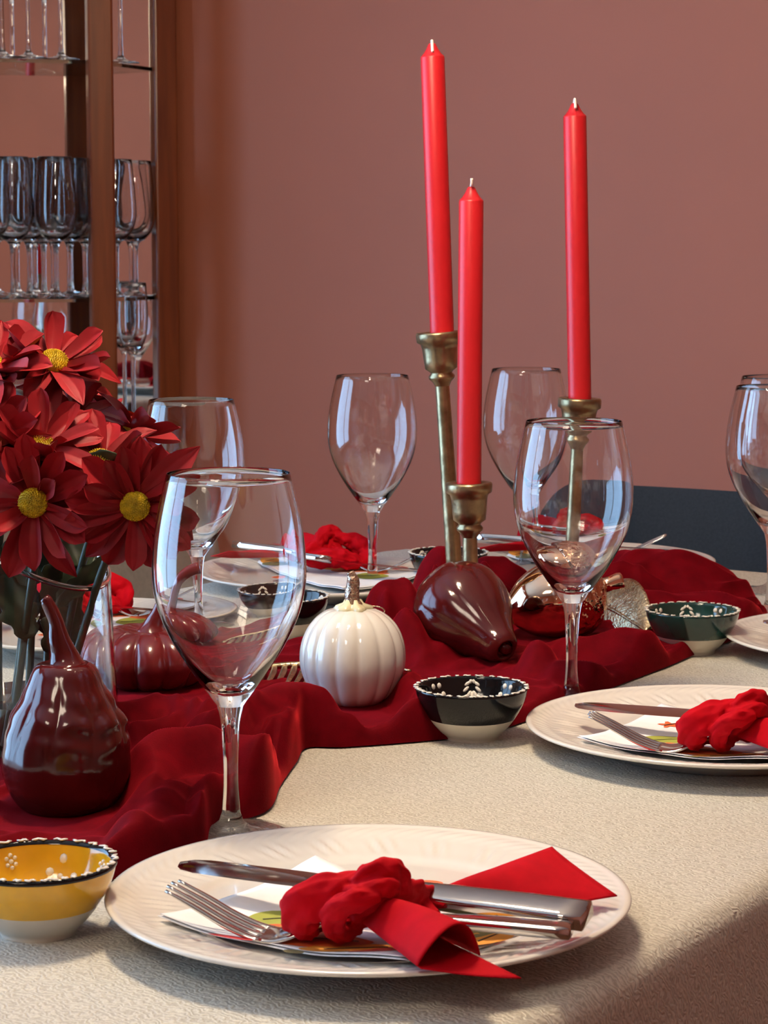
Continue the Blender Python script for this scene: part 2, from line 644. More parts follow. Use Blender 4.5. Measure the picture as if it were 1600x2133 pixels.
# ------------------------------------------------------------------ table and tablecloth
tb = thing('dining_table', 'long rectangular dining table under an ivory damask cloth', 'table', T(TL / 2, TW / 2, -TZ))
hz = TZ - 0.004
bevel(build('tabletop', box((0, 0, hz - 0.02), (TL - 0.02, TW - 0.02, 0.04), UNB), 'darkwood', tb, smooth=False), 0.006)
for sx in (-1, 1):
    for sy in (-1, 1):
        c = U * sx * (TL / 2 - 0.10) + N * sy * (TW / 2 - 0.10)
        bevel(build('leg', box((c[0], c[1], (hz - 0.04) / 2), (0.07, 0.07, hz - 0.04), UNB), 'darkwood', tb, smooth=False), 0.006)

OV = 0.26


def cloth_pt(s, t):
    rc = 0.10                      # rounded corners of the table
    qs = min(max(s, rc), TL - rc)
    qt = min(max(t, rc), TW - rc)
    ex, ey = s - qs, t - qt
    l = math.hypot(ex, ey) - rc
    if l <= 0:
        z = 0.0
        w = 0.0008 * noise.noise(Vector((s * 5, t * 5, 0)))
        return CORNER - U * s + N * t + np.array([0, 0, w + z])
    dx, dy = ex / (l + rc), ey / (l + rc)
    rad = 0.014
    th = min(l / rad, math.pi / 2)
    drop = max(0.0, l - rad * math.pi / 2)
    per = (qs * 1.0 + qt * 1.3 + 0.3 * math.atan2(ey, ex))
    wave = 0.016 * (math.sin(per * 19) * 0.6 + math.sin(per * 31 + 1.3) * 0.4 + 0.5) * min(1, drop / 0.2)
    out = rc + rad * math.sin(th) + wave + drop * 0.10
    p = CORNER - U * (qs + dx * out) + N * (qt + dy * out)
    return p + np.array([0, 0, -rad * (1 - math.cos(th)) - drop * 0.99])


ss = np.unique(np.concatenate([np.linspace(-OV, 0.06, 34), np.linspace(0.06, TL - 0.06, 110), np.linspace(TL - 0.06, TL + OV, 34)]))
ts = np.unique(np.concatenate([np.linspace(-OV, 0.06, 34), np.linspace(0.06, TW - 0.06, 70), np.linspace(TW - 0.06, TW + OV, 34)]))
v = [cloth_pt(s, t) for s in ss for t in ts]
nt2 = len(ts)
f = [(i * nt2 + j, i * nt2 + j + 1, (i + 1) * nt2 + j + 1, (i + 1) * nt2 + j) for i in range(len(ss) - 1) for j in range(nt2 - 1)]
tc_ = build('tablecloth', (v, f), 'cloth')
tag(tc_, 'ivory damask tablecloth spread over the whole table', 'tablecloth')

# ------------------------------------------------------------------ velvet runner (crumpled height field)
near_px = [(-420, 2010), (-150, 1905), (60, 1868), (230, 1838), (330, 1815), (420, 1776), (452, 1730), (556, 1694), (585, 1640), (618, 1592), (640, 1562),
           (720, 1560), (880, 1548), (1000, 1535), (1090, 1508), (1170, 1474), (1260, 1442), (1330, 1415), (1395, 1390), (1450, 1366), (1530, 1335), (1592, 1302), (1600, 1290)]
far_px = [(-620, 1700), (-380, 1640), (-200, 1600), (-60, 1560), (60, 1520), (140, 1490), (210, 1460), (280, 1440), (340, 1420), (420, 1400), (480, 1385),
          (540, 1368), (640, 1345), (740, 1325), (800, 1300), (880, 1282), (960, 1270), (1040, 1262), (1150, 1258), (1250, 1252), (1380, 1258), (1500, 1268), (1585, 1280)]
En = np.array([P(*p)[:2] for p in near_px])
Ef = np.array([P(*p)[:2] for p in far_px])


def resample(pts, n):
    c = np.array(curve_pts([np.append(p, 0) for p in pts], 800))[:, :2]
    return c


NU, NV = 460, 170
cn = np.array(curve_pts([np.append(p, 0) for p in En], NU))[:, :2]
cf = np.array(curve_pts([np.append(p, 0) for p in Ef], NU))[:, :2]
vv = np.linspace(0, 1, NV)[None, :, None]
XY = cn[:, None, :] * (1 - vv) + cf[:, None, :] * vv

# (crest pixels, crest height, width, weight)
RIDGES = [
    # ('z', crest height, half width, pixels)
    ('z', 0.020, 0.030, [(235, 1508), (330, 1488), (400, 1490), (470, 1510)]),
    ('z', 0.038, 0.034, [(262, 1615), (300, 1594), (340, 1570), (450, 1552), (540, 1564), (600, 1556), (616, 1562)]),
    ('z', 0.020, 0.018, [(545, 1585), (574, 1625), (562, 1675), (512, 1712)]),
    ('z', 0.022, 0.022, [(285, 1728), (330, 1690), (372, 1655), (425, 1640), (440, 1690), (432, 1740)]),
    ('z', 0.017, 0.020, [(200, 1806), (260, 1780), (330, 1744), (385, 1722), (430, 1748)]),
    ('z', 0.014, 0.018, [(300, 1640), (400, 1612), (500, 1612)]),
    ('z', 0.036, 0.034, [(440, 1512), (520, 1482), (590, 1456), (650, 1446)]),
    ('z', 0.024, 0.024, [(470, 1552), (560, 1530), (640, 1506), (700, 1494), (750, 1506), (820, 1534), (880, 1526)]),
    ('z', 0.018, 0.018, [(850, 1430), (868, 1470), (850, 1505)]),
    ('z', 0.012, 0.014, [(290, 1545), (380, 1524), (470, 1530), (540, 1545)]),
    ('z', 0.012, 0.012, [(330, 1790), (370, 1765), (400, 1768)]),
    ('z', 0.016, 0.014, [(260, 1690), (300, 1655), (350, 1625), (400, 1618)]),
    ('z', 0.016, 0.014, [(455, 1665), (490, 1640), (520, 1600)]),
    ('z', 0.014, 0.012, [(640, 1548), (720, 1530), (780, 1545)]),
    ('d', 2.00, 0.016, [(806, 1262), (820, 1290), (842, 1330)]),
    ('d', 2.12, 0.018, [(905, 1205), (890, 1245), (862, 1285)]),
    ('d', 1.98, 0.016, [(890, 1300), (860, 1330), (850, 1370), (862, 1400)]),
    ('d', 2.20, 0.018, [(1010, 1200), (1030, 1225), (1050, 1250)]),
    ('d', 2.20, 0.022, [(1250, 1212), (1330, 1215), (1390, 1240), (1440, 1255)]),
    ('d', 2.22, 0.018, [(1380, 1196), (1440, 1222), (1500, 1240), (1560, 1262)]),
    # ('d', depth, half width, pixels): the crest rises and falls
    ('d', 2.02, 0.034, [(758, 1310), (772, 1266), (800, 1241), (845, 1243), (872, 1266), (888, 1315)]),
    ('d', 2.16, 0.045, [(846, 1300), (870, 1226), (900, 1188), (925, 1184), (950, 1212), (965, 1265)]),
    ('d', 2.24, 0.045, [(955, 1225), (1000, 1192), (1050, 1202), (1100, 1228), (1130, 1260)]),
    ('d', 1.93, 0.030, [(800, 1360), (832, 1313), (868, 1312), (896, 1355)]),
    ('d', 2.24, 0.060, [(1060, 1262), (1150, 1228), (1260, 1192), (1330, 1181), (1420, 1189), (1500, 1214), (1560, 1248), (1588, 1292)]),
    ('d', 2.15, 0.034, [(1330, 1256), (1400, 1262), (1500, 1264), (1570, 1288)]),
    ('d', 1.86, 0.026, [(1066, 1450), (1088, 1400), (1112, 1366), (1142, 1380), (1172, 1436)]),
    ('d', 1.93, 0.026, [(1130, 1376), (1230, 1362), (1300, 1348), (1385, 1366)]),
    ('d', 1.84, 0.020, [(1165, 1412), (1240, 1406), (1340, 1396)]),
    ('d', 1.73, 0.018, [(1095, 1500), (1148, 1464), (1178, 1434)]),
    ('d', 1.80, 0.016, [(1210, 1440), (1290, 1420), (1350, 1410)]),
]


def poly_dist(XY, pts):
    best = np.full(XY.shape[:2], 1e9)
    for a, b in zip(pts[:-1], pts[1:]):
        d = b - a
        t = np.clip(((XY - a) @ d) / (d @ d + 1e-12), 0, 1)
        q = a + t[..., None] * d
        best = np.minimum(best, np.linalg.norm(XY - q, axis=-1))
    return best


# places where something stands on the cloth stay flat: (px, py, radius)
PRESS = [(140, 1722, 0.047), (733, 1508, 0.046), (968, 1420, 0.036), (312, 1470, 0.056), (1150, 1345, 0.045), (955, 1326, 0.03), (980, 1330, 0.026),
         (70, 1600, 0.062), (600, 1415, 0.05), (500, 1420, 0.045), (690, 1412, 0.05), (780, 1410, 0.04), (1188, 1290, 0.02), (1310, 1330, 0.03)]


def runner_height(XY):
    Z = np.full(XY.shape[:2], 0.004)
    acc = np.zeros_like(Z)
    for kind, val, w, pts in RIDGES:
        if kind == 'z':
            c3 = [np.append(P(*p, val)[:2], val) for p in pts]
        else:
            c3 = [W(*p, val) - np.array([0, 0, TZ]) for p in pts]
        c3 = np.array(curve_pts(c3, 24))
        wob = np.array([noise.noise(Vector((q[0] * 22, q[1] * 22, 5.0))) for q in c3])
        best = np.full(XY.shape[:2], 1e9)
        hh = np.zeros(XY.shape[:2])
        for a, b in zip(c3[:-1], c3[1:]):
            d = (b - a)[:2]
            t = np.clip(((XY - a[:2]) @ d) / (d @ d + 1e-12), 0, 1)
            q = a[:2] + t[..., None] * d
            dd = np.linalg.norm(XY - q, axis=-1)
            m_ = dd < best
            best = np.where(m_, dd, best)
            hh = np.where(m_, a[2] + t * (b[2] - a[2]), hh)
        hh = np.maximum(hh, 0) * (1.12 if kind == 'd' else 1.0)
        x = best / w
        prof = hh * (np.clip(1 - x ** 2, 0, 1) ** 1.25 * 0.9 + 0.10 * np.exp(-x ** 2 * 0.8))
        acc = np.maximum(acc, prof)
    press = np.ones_like(Z)
    for px, py, r in PRESS:
        c = P(px, py, 0.004)[:2]
        dd = np.linalg.norm(XY - c, axis=-1)
        press *= np.clip((dd - r * 0.75) / (r * 0.45), 0, 1) ** 1.0
    return Z, acc, press


Z0, ACC, PR = runner_height(XY)
NZ = np.zeros(XY.shape[:2])
for i in range(NU):
    for j in range(NV):
        x, y = XY[i, j]
        a, b = x * U[0] + y * U[1], x * N[0] + y * N[1]
        n1 = 1 - abs(noise.noise(Vector((a * 13, b * 9, 3.1)))) * 2
        n2 = noise.noise(Vector((a * 34, b * 26, 9.7)))
        wx = noise.noise(Vector((x * 11, y * 11, 1.7))) * 0.35
        n3 = 1 - abs(noise.noise(Vector((a * 16 + wx * 3, b * 30 + wx * 6, 6.3)))) * 2.4
        NZ[i, j] = 0.0045 * max(0, n1) ** 2 + 0.0060 * max(0, n3) ** 1.5 + 0.0012 * n2
edge = np.minimum.reduce([
    np.linalg.norm(XY - XY[:, :1], axis=-1), np.linalg.norm(XY - XY[:, -1:], axis=-1),
    np.linalg.norm(XY - XY[:1], axis=-1), np.linalg.norm(XY - XY[-1:], axis=-1)])
Zr = Z0 + (ACC + NZ) * (0.12 + 0.88 * PR)
e = np.clip(edge / 0.011, 0, 1)
Zr = 0.0015 + (Zr - 0.0015 + 0.004) * np.sqrt(1 - (1 - e) ** 2)
# light smoothing
for _ in range(3):
    Zr[1:-1, 1:-1] = (Zr[1:-1, 1:-1] * 2 + Zr[:-2, 1:-1] + Zr[2:, 1:-1] + Zr[1:-1, :-2] + Zr[1:-1, 2:]) / 6
v = np.concatenate([XY, (TZ + Zr)[..., None]], axis=-1).reshape(-1, 3)
f = [(i * NV + j, (i + 1) * NV + j, (i + 1) * NV + j + 1, i * NV + j + 1) for i in range(NU - 1) for j in range(NV - 1)]
run = build('table_runner', (v, f), 'velvet')
tag(run, 'crumpled burgundy velvet runner along the middle of the table', 'table runner')


def run_z(px, py):
    """runner height near the point of the table seen at a pixel"""
    c = P(px, py)[:2]
    d = np.linalg.norm(XY - c, axis=-1)
    return float(Zr.flat[int(d.argmin())])


# ------------------------------------------------------------------ wine glass
def glass_parts(root, outer, inner, cut_bowl, cut_foot, n=72, m='glass'):
    """outer: profile foot -> rim, inner: rim -> bottom; split into bowl, stem and foot that share edges"""
    foot = [(0, 0.0)] + outer[:cut_foot + 1]
    stem = outer[cut_foot:cut_bowl + 1]
    bowl = outer[cut_bowl:] + inner
    build('foot', lathe(foot, n), m, root)
    build('stem', lathe(stem, n), m, root)
    build('bowl', lathe(bowl, n), m, root)


def smooth_prof(pts, n):
    return [(float(p[0]), float(p[1])) for p in curve_pts([(r, z, 0) for r, z in pts], n)]


GH = 0.227
o_foot = [(0.0375, 0.0), (0.0382, 0.0008), (0.0375, 0.0016), (0.030, 0.0026), (0.020, 0.0038), (0.012, 0.0060), (0.0075, 0.0098), (0.0058, 0.015)]
o_stem = smooth_prof([(0.0058, 0.015), (0.0047, 0.030), (0.0045, 0.045), (0.0052, 0.060), (0.0062, 0.073), (0.0082, 0.0825)], 16)
o_bowl = smooth_prof([(0.0082, 0.0825), (0.0128, 0.089), (0.0222, 0.102), (0.0320, 0.117), (0.0412, 0.135), (0.0462, 0.152), (0.0475, 0.168), (0.0462, 0.186), (0.0432, 0.204), (0.0379, GH - 0.0003)], 44)
i_bowl = smooth_prof([(0.0373, GH - 0.0003), (0.0425, 0.204), (0.0455, 0.186), (0.0467, 0.168), (0.0453, 0.152), (0.0402, 0.1355), (0.0306, 0.1183), (0.0200, 0.1045), (0.0105, 0.0955), (0.004, 0.0928)], 44) + [(0, 0.0923)]
outer = o_foot + o_stem[1:] + o_bowl[1:] + [(0.03778, GH - 0.0001), (0.0376, GH), (0.03742, GH - 0.0001)]
cf_, cb_ = len(o_foot) - 1, len(o_foot) + len(o_stem) - 2
wg = thing('wine_glass', 'large clear wine glass nearest the camera, behind the front plate', 'wine glass', D(482, 1.385), 'wine glasses on the table')
glass_parts(wg, outer, i_bowl, cb_, cf_, 96)
for px, d, lab in ((1190, 1.79, 'clear wine glass in front of the copper acorn and right candle'),
                   (404, 2.03, 'clear wine glass between the red flowers and nearest glass'),
                   (776, 2.40, 'clear wine glass standing alone against the wall, left of the candles'),
                   (1093, 2.52, 'far clear wine glass between the two candles on the right'),
                   (1606, 2.22, 'nearer of two clear wine glasses cut by the right edge'),
                   (1613, 2.38, 'farther of two clear wine glasses cut by the right edge')):
    placed(wg, D(px, d), lab)

# ------------------------------------------------------------------ plates and place settings
PR_ = 0.141


def plate_mesh():
    prof = [(0.0, 0.005), (0.070, 0.005), (0.080, 0.0), (0.085, 0.0), (0.088, 0.004), (0.105, 0.0090), (0.125, 0.0138), (0.1375, 0.0168),
            (0.1405, 0.0180), (0.1412, 0.0191), (0.1405, 0.0200), (0.1385, 0.0202)]
    top = [(0.1370, 0.0199)] + [(r, z) for r, z in smooth_prof([(0.1360, 0.0195), (0.128, 0.0178), (0.118, 0.0158), (0.108, 0.0136), (0.1000, 0.0120), (0.0955, 0.0104), (0.0910, 0.0094), (0.085, 0.0091)], 34)] + [(0.05, 0.0088), (0.0, 0.0086)]
    full = prof + top
    i0 = len(prof)

    def zf(th, i, r, z):
        if i < i0 or r < 0.098 or r > 0.1365:
            return z
        w1 = math.exp(-((r - 0.129) / 0.0045) ** 2)
        w2 = math.exp(-((r - 0.112) / 0.008) ** 2)
        a = math.sin(th * 44 + (r - 0.13) * 500)
        b = math.sin(th * 88 - (r - 0.11) * 260)
        return z + 0.0009 * w1 * abs(a) ** 1.5 + 0.0008 * w2 * b * (0.5 + 0.5 * math.sin(th * 22))
    return lathe(full, 360, zf=zf)


PC = P(767, 1886, 0.012)           # centre of the front plate
PC[2] = TZ + 0.0005


def L(px, py, z):
    """front plate coordinates of a pixel at height z above the table"""
    return P(px, py, z) - PC


plate = build('dinner_plate', plate_mesh(), 'plate', loc=PC)
plate['group'] = 'ivory dinner plates'
tag(plate, 'whole ivory dinner plate in the foreground with embossed rim', 'plate')


# paper napkin (folded square), local to the plate
def napkin_z(x, y):
    r = math.hypot(x, y)
    base = np.interp(r, [0, 0.085, 0.10, 0.141], [0.0112, 0.0118, 0.0150, 0.0228])
    return float(base + 0.0012 * math.sin(x * 70 + 1) * math.cos(y * 60))


nc = [L(328, 1906, 0.0195), L(656, 1778, 0.0185), L(1084, 1946, 0.0165), L(850, 2012, 0.0170)]


def nap_layer(dz, shrink):
    cen = sum(nc) / 4
    q = [cen + (c - cen) * shrink for c in nc]

    def fn(u, v):
        p = (q[0] * (1 - u) + q[1] * u) * (1 - v) + (q[3] * (1 - u) + q[2] * u) * v
        z = napkin_z(p[0], p[1]) + dz
        z += 0.007 * max(0, u - 0.8) / 0.2 * max(0, 0.5 - v) * 1.2          # lifted back corner
        return (p[0], p[1], z)
    return gridsurf(fn, 30, 30)


npk = thing('paper_napkin', 'folded white paper napkin with autumn leaf print on the foreground plate', 'napkin', PC, 'paper napkins on the plates')
solid(build('sheet', nap_layer(0.0, 1.0), 'paper', npk), 0.0004)
solid(build('sheet', nap_layer(0.0014, 0.985), 'paper', npk), 0.0004)


def leaf_print(cx, cy, rx, ry, ang, m, veins=True, kind='leaf'):
    c = L(cx, cy, 0.0145)
    ca, sa = math.cos(ang), math.sin(ang)
    pts = []
    for k in range(22):
        t = 2 * math.pi * k / 22
        rr = 1.0
        if kind == 'leaf':
            x, y = math.cos(t), math.sin(t) * (0.55 + 0.45 * abs(math.sin(t)))
        else:
            rr = 0.72 + 0.28 * math.cos(5 * t)
            x, y = rr * math.cos(t), rr * math.sin(t)
        pts.append((c[0] + ca * x * rx - sa * y * ry, c[1] + sa * x * rx + ca * y * ry))
    g = G()
    dz = 0.0014 + 0.0005
    V = [(c[0], c[1], napkin_z(c[0], c[1]) + dz)] + [(c[0] + (p[0] - c[0]) * .5, c[1] + (p[1] - c[1]) * .5, 0) for p in pts] + [(*p, 0) for p in pts]
    V = [(a, b, napkin_z(a, b) + dz) for a, b, _ in V]
    F = [(0, 1 + k, 1 + (k + 1) % 22) for k in range(22)] + [(1 + k, 23 + k, 23 + (k + 1) % 22, 1 + (k + 1) % 22) for k in range(22)]
    o = build('printed_leaf', (V, F), m, npk)
    if veins:
        gp = []
        for s in np.linspace(-0.5, 0.75, 5):
            x, y = c[0] + ca * s * rx, c[1] + sa * s * rx
            gp.append((x, y, napkin_z(x, y) + dz + 0.0003))
        build('printed_vein', sweep(gp, 0.0006, 0.0001, 6), 'p_brown', o)


leaf_print(585, 1912, 0.019, 0.017, 0.2, 'p_green')
leaf_print(640, 1852, 0.009, 0.009, 0.4, 'p_orange', True, 'maple')
leaf_print(650, 1955, 0.032, 0.013, -0.12, 'p_orange')
leaf_print(728, 1975, 0.026, 0.010, 0.1, 'p_amber')
leaf_print(480, 1962, 0.012, 0.005, -0.3, 'p_red', False)
leaf_print(612, 1991, 0.006, 0.005, -0.8, 'p_olive', False)
leaf_print(805, 1984, 0.020, 0.008, 0.25, 'p_red', False)
leaf_print(880, 1842, 0.012, 0.01, 0.3, 'p_orange', True)
leaf_print(1015, 1962, 0.016, 0.014, 0.9, 'p_amber')
leaf_print(960, 1942, 0.022, 0.014, 0.1, 'p_olive', False)
leaf_print(560, 1935, 0.012, 0.008, 0.3, 'p_orange', False)


# fork
def fork_obj(tip, end, label):
    """tip and end: local points of the tine tips and the handle end"""
    root = thing('fork', label, 'fork', PC, 'steel forks on the plates')
    tip, end = np.asarray(tip), np.asarray(end)
    ax = end - tip
    ln = np.linalg.norm(ax[:2])
    ax = np.array([ax[0] / ln, ax[1] / ln, 0])
    sd = np.array([-ax[1], ax[0], 0])
    zt = [(0, tip[2]), (0.018, tip[2] - 0.0085), (0.034, tip[2] - 0.0170), (0.048, tip[2] - 0.0222), (0.058, tip[2] - 0.0235), (0.068, tip[2] - 0.0210), (0.078, tip[2] - 0.0160),
          (0.095, tip[2] - 0.0105), (0.12, tip[2] - 0.0080), (0.15, (end[2] + tip[2] - 0.008) / 2), (ln, end[2])]
    xs, zs = zip(*zt)

    def pt(x, y):
        return tip + ax * x + sd * y + np.array([0, 0, float(np.interp(x, xs, zs)) - tip[2]])

    def line(x0, x1, n, y0=0, y1=0):
        raw = [pt(x0 + (x1 - x0) * i / (n - 1), y0 + (y1 - y0) * i / (n - 1)) for i in range(n)]
        for _ in range(2):
            raw = [raw[0]] + [(raw[i - 1] + 2 * raw[i] + raw[i + 1]) / 4 for i in range(1, n - 1)] + [raw[-1]]
        return raw
    for k in range(4):
        y = (k - 1.5) * 0.0070
        build('tine', sweep(line(0.0 + 0.0015 * abs(k - 1.5), 0.054, 16, y * 0.93, y), [0.0011, 0.0019, 0.0021, 0.0022], [0.0007, 0.0011, 0.0012, 0.0012], 10, 3.0), 'steel', root)
    build('head', sweep(line(0.050, 0.092, 16), [0.0126, 0.0130, 0.0128, 0.0114, 0.0085, 0.0055, 0.0038], [0.0012, 0.0013, 0.0014, 0.0016, 0.002], 16, 3.5), 'steel', root)
    build('handle', sweep(line(0.090, ln, 18), [0.0036, 0.0034, 0.0042, 0.0060, 0.0076, 0.0080], [0.0020, 0.0020, 0.0024, 0.0030, 0.0034, 0.0034], 16, 5.0), 'steel', root)
    return root


def knife_obj(tip, end, label):
    root = thing('knife', label, 'knife', PC, 'steel knives on the plates')
    tip, end = np.asarray(tip), np.asarray(end)
    ax = end - tip
    ln = np.linalg.norm(ax)
    ax = ax / ln
    hor = np.cross(ax, (0, 0, 1))
    hor /= np.linalg.norm(hor)
    upv = np.cross(hor, ax)
    sd = hor * 0.994 + upv * -0.105          # blade leans on the rim, its flat faces the viewer
    nr = np.cross(sd, ax)

    def sec(x, w0, w1, th):
        c = tip + ax * x
        a, b = c + sd * w0, c + sd * w1
        mid = (a + b) / 2
        return [a, mid + nr * th, b, mid - nr * th]
    V, F = [], []
    prof = [(0.0, 0.0020, -0.0020), (0.0015, 0.0052, -0.0045), (0.005, 0.0082, -0.0072), (0.014, 0.0105, -0.0092), (0.04, 0.0112, -0.0098), (0.07, 0.0112, -0.0105), (0.10, 0.0100, -0.0100), (0.118, 0.0085, -0.0090)]
    for x, a, b in prof:
        V += sec(x, a, b, 0.0009 + 0.004 * x)
    for i in range(len(prof) - 1):
        for k in range(4):
            F.append((i * 4 + k, i * 4 + (k + 1) % 4, i * 4 + 4 + (k + 1) % 4, i * 4 + 4 + k))
    F += [(3, 2, 1, 0), tuple(len(V) - 4 + k for k in range(4))]
    build('blade', (V, F), 'steel', root, sharp=20)
    hp = [tip + ax * (0.116 + (ln - 0.116) * i / 9) for i in range(10)]
    build('handle', sweep(hp, [0.0062, 0.0075, 0.0082, 0.0086, 0.0088, 0.0088], [0.0034, 0.0036, 0.0042, 0.0046, 0.0048, 0.0046], 20, 6.0, up=upv * 0.95 + hor * 0.3), 'steel', root)
    return root


fk = fork_obj(L(350, 1840, 0.0385), L(1190, 1938, 0.0300), 'steel fork knotted in red ribbon on the foreground plate')
kn = knife_obj(L(376, 1798, 0.0290), L(1222, 1908, 0.0330), 'steel knife with dark mirrored blade on the foreground plate')

# ribbon knot with two tails
rb = thing('napkin_ribbon', 'red cloth tied in a knot around the foreground fork and knife', 'ribbon', PC, 'red knotted ribbons around the cutlery')


def fold(pts, w, h, seed, n=22):
    return sweep(curve_pts([L(*p) for p in pts], 28), [q * 1.12 for q in w], [q * 1.12 for q in h], 40, 2.0, wob=0.30, seed=seed, pleat=0.14)


g = G()
# puffed left loop
g.add(fold([(650, 1945, 0.018), (622, 1920, 0.026), (630, 1893, 0.035), (672, 1866, 0.042), (722, 1844, 0.047), (768, 1826, 0.050)], [0.004, 0.009, 0.0105, 0.0095, 0.007, 0.004], [0.004, 0.0065, 0.0075, 0.007, 0.006, 0.004], 1))
# scoop-shaped fold in front of it
g.add(fold([(744, 1935, 0.020), (712, 1944, 0.021), (693, 1926, 0.028), (700, 1900, 0.037), (738, 1876, 0.044), (785, 1862, 0.046)], [0.003, 0.0045, 0.0055, 0.0065, 0.0065, 0.004], [0.003, 0.004, 0.0045, 0.005, 0.005, 0.004], 2))
# top roll
g.add(fold([(735, 1846, 0.047), (770, 1824, 0.053), (808, 1816, 0.053), (832, 1832, 0.047), (836, 1862, 0.038)], [0.004, 0.0065, 0.0075, 0.007, 0.004], [0.004, 0.006, 0.0065, 0.006, 0.004], 3))
# band over the handles
g.add(fold([(745, 1912, 0.026), (770, 1886, 0.036), (810, 1866, 0.041), (860, 1862, 0.036), (900, 1858, 0.031)], [0.006, 0.0085, 0.009, 0.007, 0.003], [0.005, 0.006, 0.006, 0.005, 0.003], 4))
# core
g.add(fold([(640, 1920, 0.022), (690, 1896, 0.027), (760, 1880, 0.030), (850, 1886, 0.028), (912, 1906, 0.026)], [0.006, 0.0095, 0.011, 0.009, 0.003], [0.005, 0.0085, 0.010, 0.008, 0.003], 5))
g.add(fold([(700, 1868, 0.040), (745, 1858, 0.046), (790, 1846, 0.049), (822, 1850, 0.046)], [0.003, 0.005, 0.0055, 0.004], [0.003, 0.0045, 0.005, 0.004], 6))
kt = build('knot', g, 'ribbon', rb)
md = kt.modifiers.new('union', 'REMESH')
md.mode = 'VOXEL'
md.voxel_size = 0.0008
md.use_smooth_shade = True
tx = bpy.data.textures.new('fabric_creases', 'MUSGRAVE')
tx.musgrave_type = 'RIDGED_MULTIFRACTAL'
tx.noise_scale = 0.021
tx.octaves = 1.2
tx.noise_intensity = 0.6
md = kt.modifiers.new('creases', 'DISPLACE')
md.texture = tx
md.texture_coords = 'LOCAL'
md.strength = 0.0028
md.mid_level = 0.30
md = kt.modifiers.new('soft', 'SMOOTH')
md.iterations = 2
md.factor = 0.4


def lerp(a, b, t):
    return a * (1 - t) + b * t


F0, F1 = L(736, 1908, 0.027), L(868, 2016, 0.0268)
B0, B1 = L(775, 1890, 0.030), L(1000, 1990, 0.0262)
TIP = L(1086, 2038, 0.0255)


def tail_fn(u, v):
    # section: arch (v<0.62) from back edge over to the front edge, then flat underside back to the tip flap
    F, B = lerp(F0, F1, u), lerp(B0, B1, u)
    h = 0.010 + 0.0085 * math.sin(min(1, u * 1.1) * 1.6)
    if v < 0.62:
        w = v / 0.62
        p = lerp(B, F, w) + np.array([0, 0, h * math.sin(math.pi * w) ** 0.8])
        p[0] += 0.004 * math.sin(math.pi * w) * u
        return p
    w = (v - 0.62) / 0.38
    p = lerp(F, B, w)
    ext = max(0, (u - 0.55) / 0.45) * w ** 1.2
    p = p + (TIP - B1) * ext
    p[2] -= 0.0015 * math.sin(math.pi * w)
    return p


solid(build('tail', gridsurf(tail_fn, 28, 40), 'ribbon', rb), 0.0007)
q00, q01, q10, q11 = L(900, 1856, 0.030), L(900, 1872, 0.026), L(1150, 1764, 0.040), L(1190, 1884, 0.024)
qtip = L(1286, 1866, 0.0265)


def tail2(u, v):
    a = lerp(q00, q10, u)
    b = lerp(q01, q11, u)
    p = lerp(a, b, v)
    p[2] += 0.006 * math.sin(math.pi * v) * math.sin(math.pi * min(1, u * 1.05))
    if u > 0.5:
        k = ((u - 0.5) / 0.5) ** 1.5
        bulge = 1 - abs(v - 0.80) / (0.80 if v < 0.80 else 0.20)
        p = p + (qtip - lerp(q10, q11, 0.80)) * k * max(0, bulge) ** 1.15
    return p


solid(build('tail', gridsurf(tail2, 30, 26), 'ribbon', rb), 0.0007)

# the other settings
SETS = [
    (P(1500, 1527, 0.012), 0.03, 'second ivory dinner plate, right behind the foreground plate', 'the second plate, right of the black bowl', True),
    (P(1840, 1340, 0.012), 0.05, 'ivory dinner plate cut by the right edge beside the green bowl', 'the plate at the right edge', False),
    (P(178, 1312, 0.012), math.pi + 0.1, 'ivory dinner plate behind the flower vase', 'the plate behind the flower vase', True),
    (P(676, 1211, 0.012), math.pi - 0.12, 'far ivory dinner plate under the lone wine glass', 'the far plate left of the candles', True),
    (P(1222, 1178, 0.012), math.pi + 0.12, 'ivory dinner plate at the table head before the navy chair', 'the plate before the navy chair', True),
]
for c, rz, plab, where, full in SETS:
    c = np.array(c)
    c[2] = TZ + 0.0005
    placed(plate, c, plab, rz=rz)
    placed(kn, c, 'steel knife lying on ' + where, rz=rz)
    if full:
        placed(fk, c, 'steel fork lying on ' + where, rz=rz)
        placed(npk, c, 'leaf-printed paper napkin on ' + where, rz=rz)
        placed(rb, c, 'knotted red cloth on ' + where, rz=rz)


# ------------------------------------------------------------------ little painted bowls
BR, BH = 0.0420, 0.0385


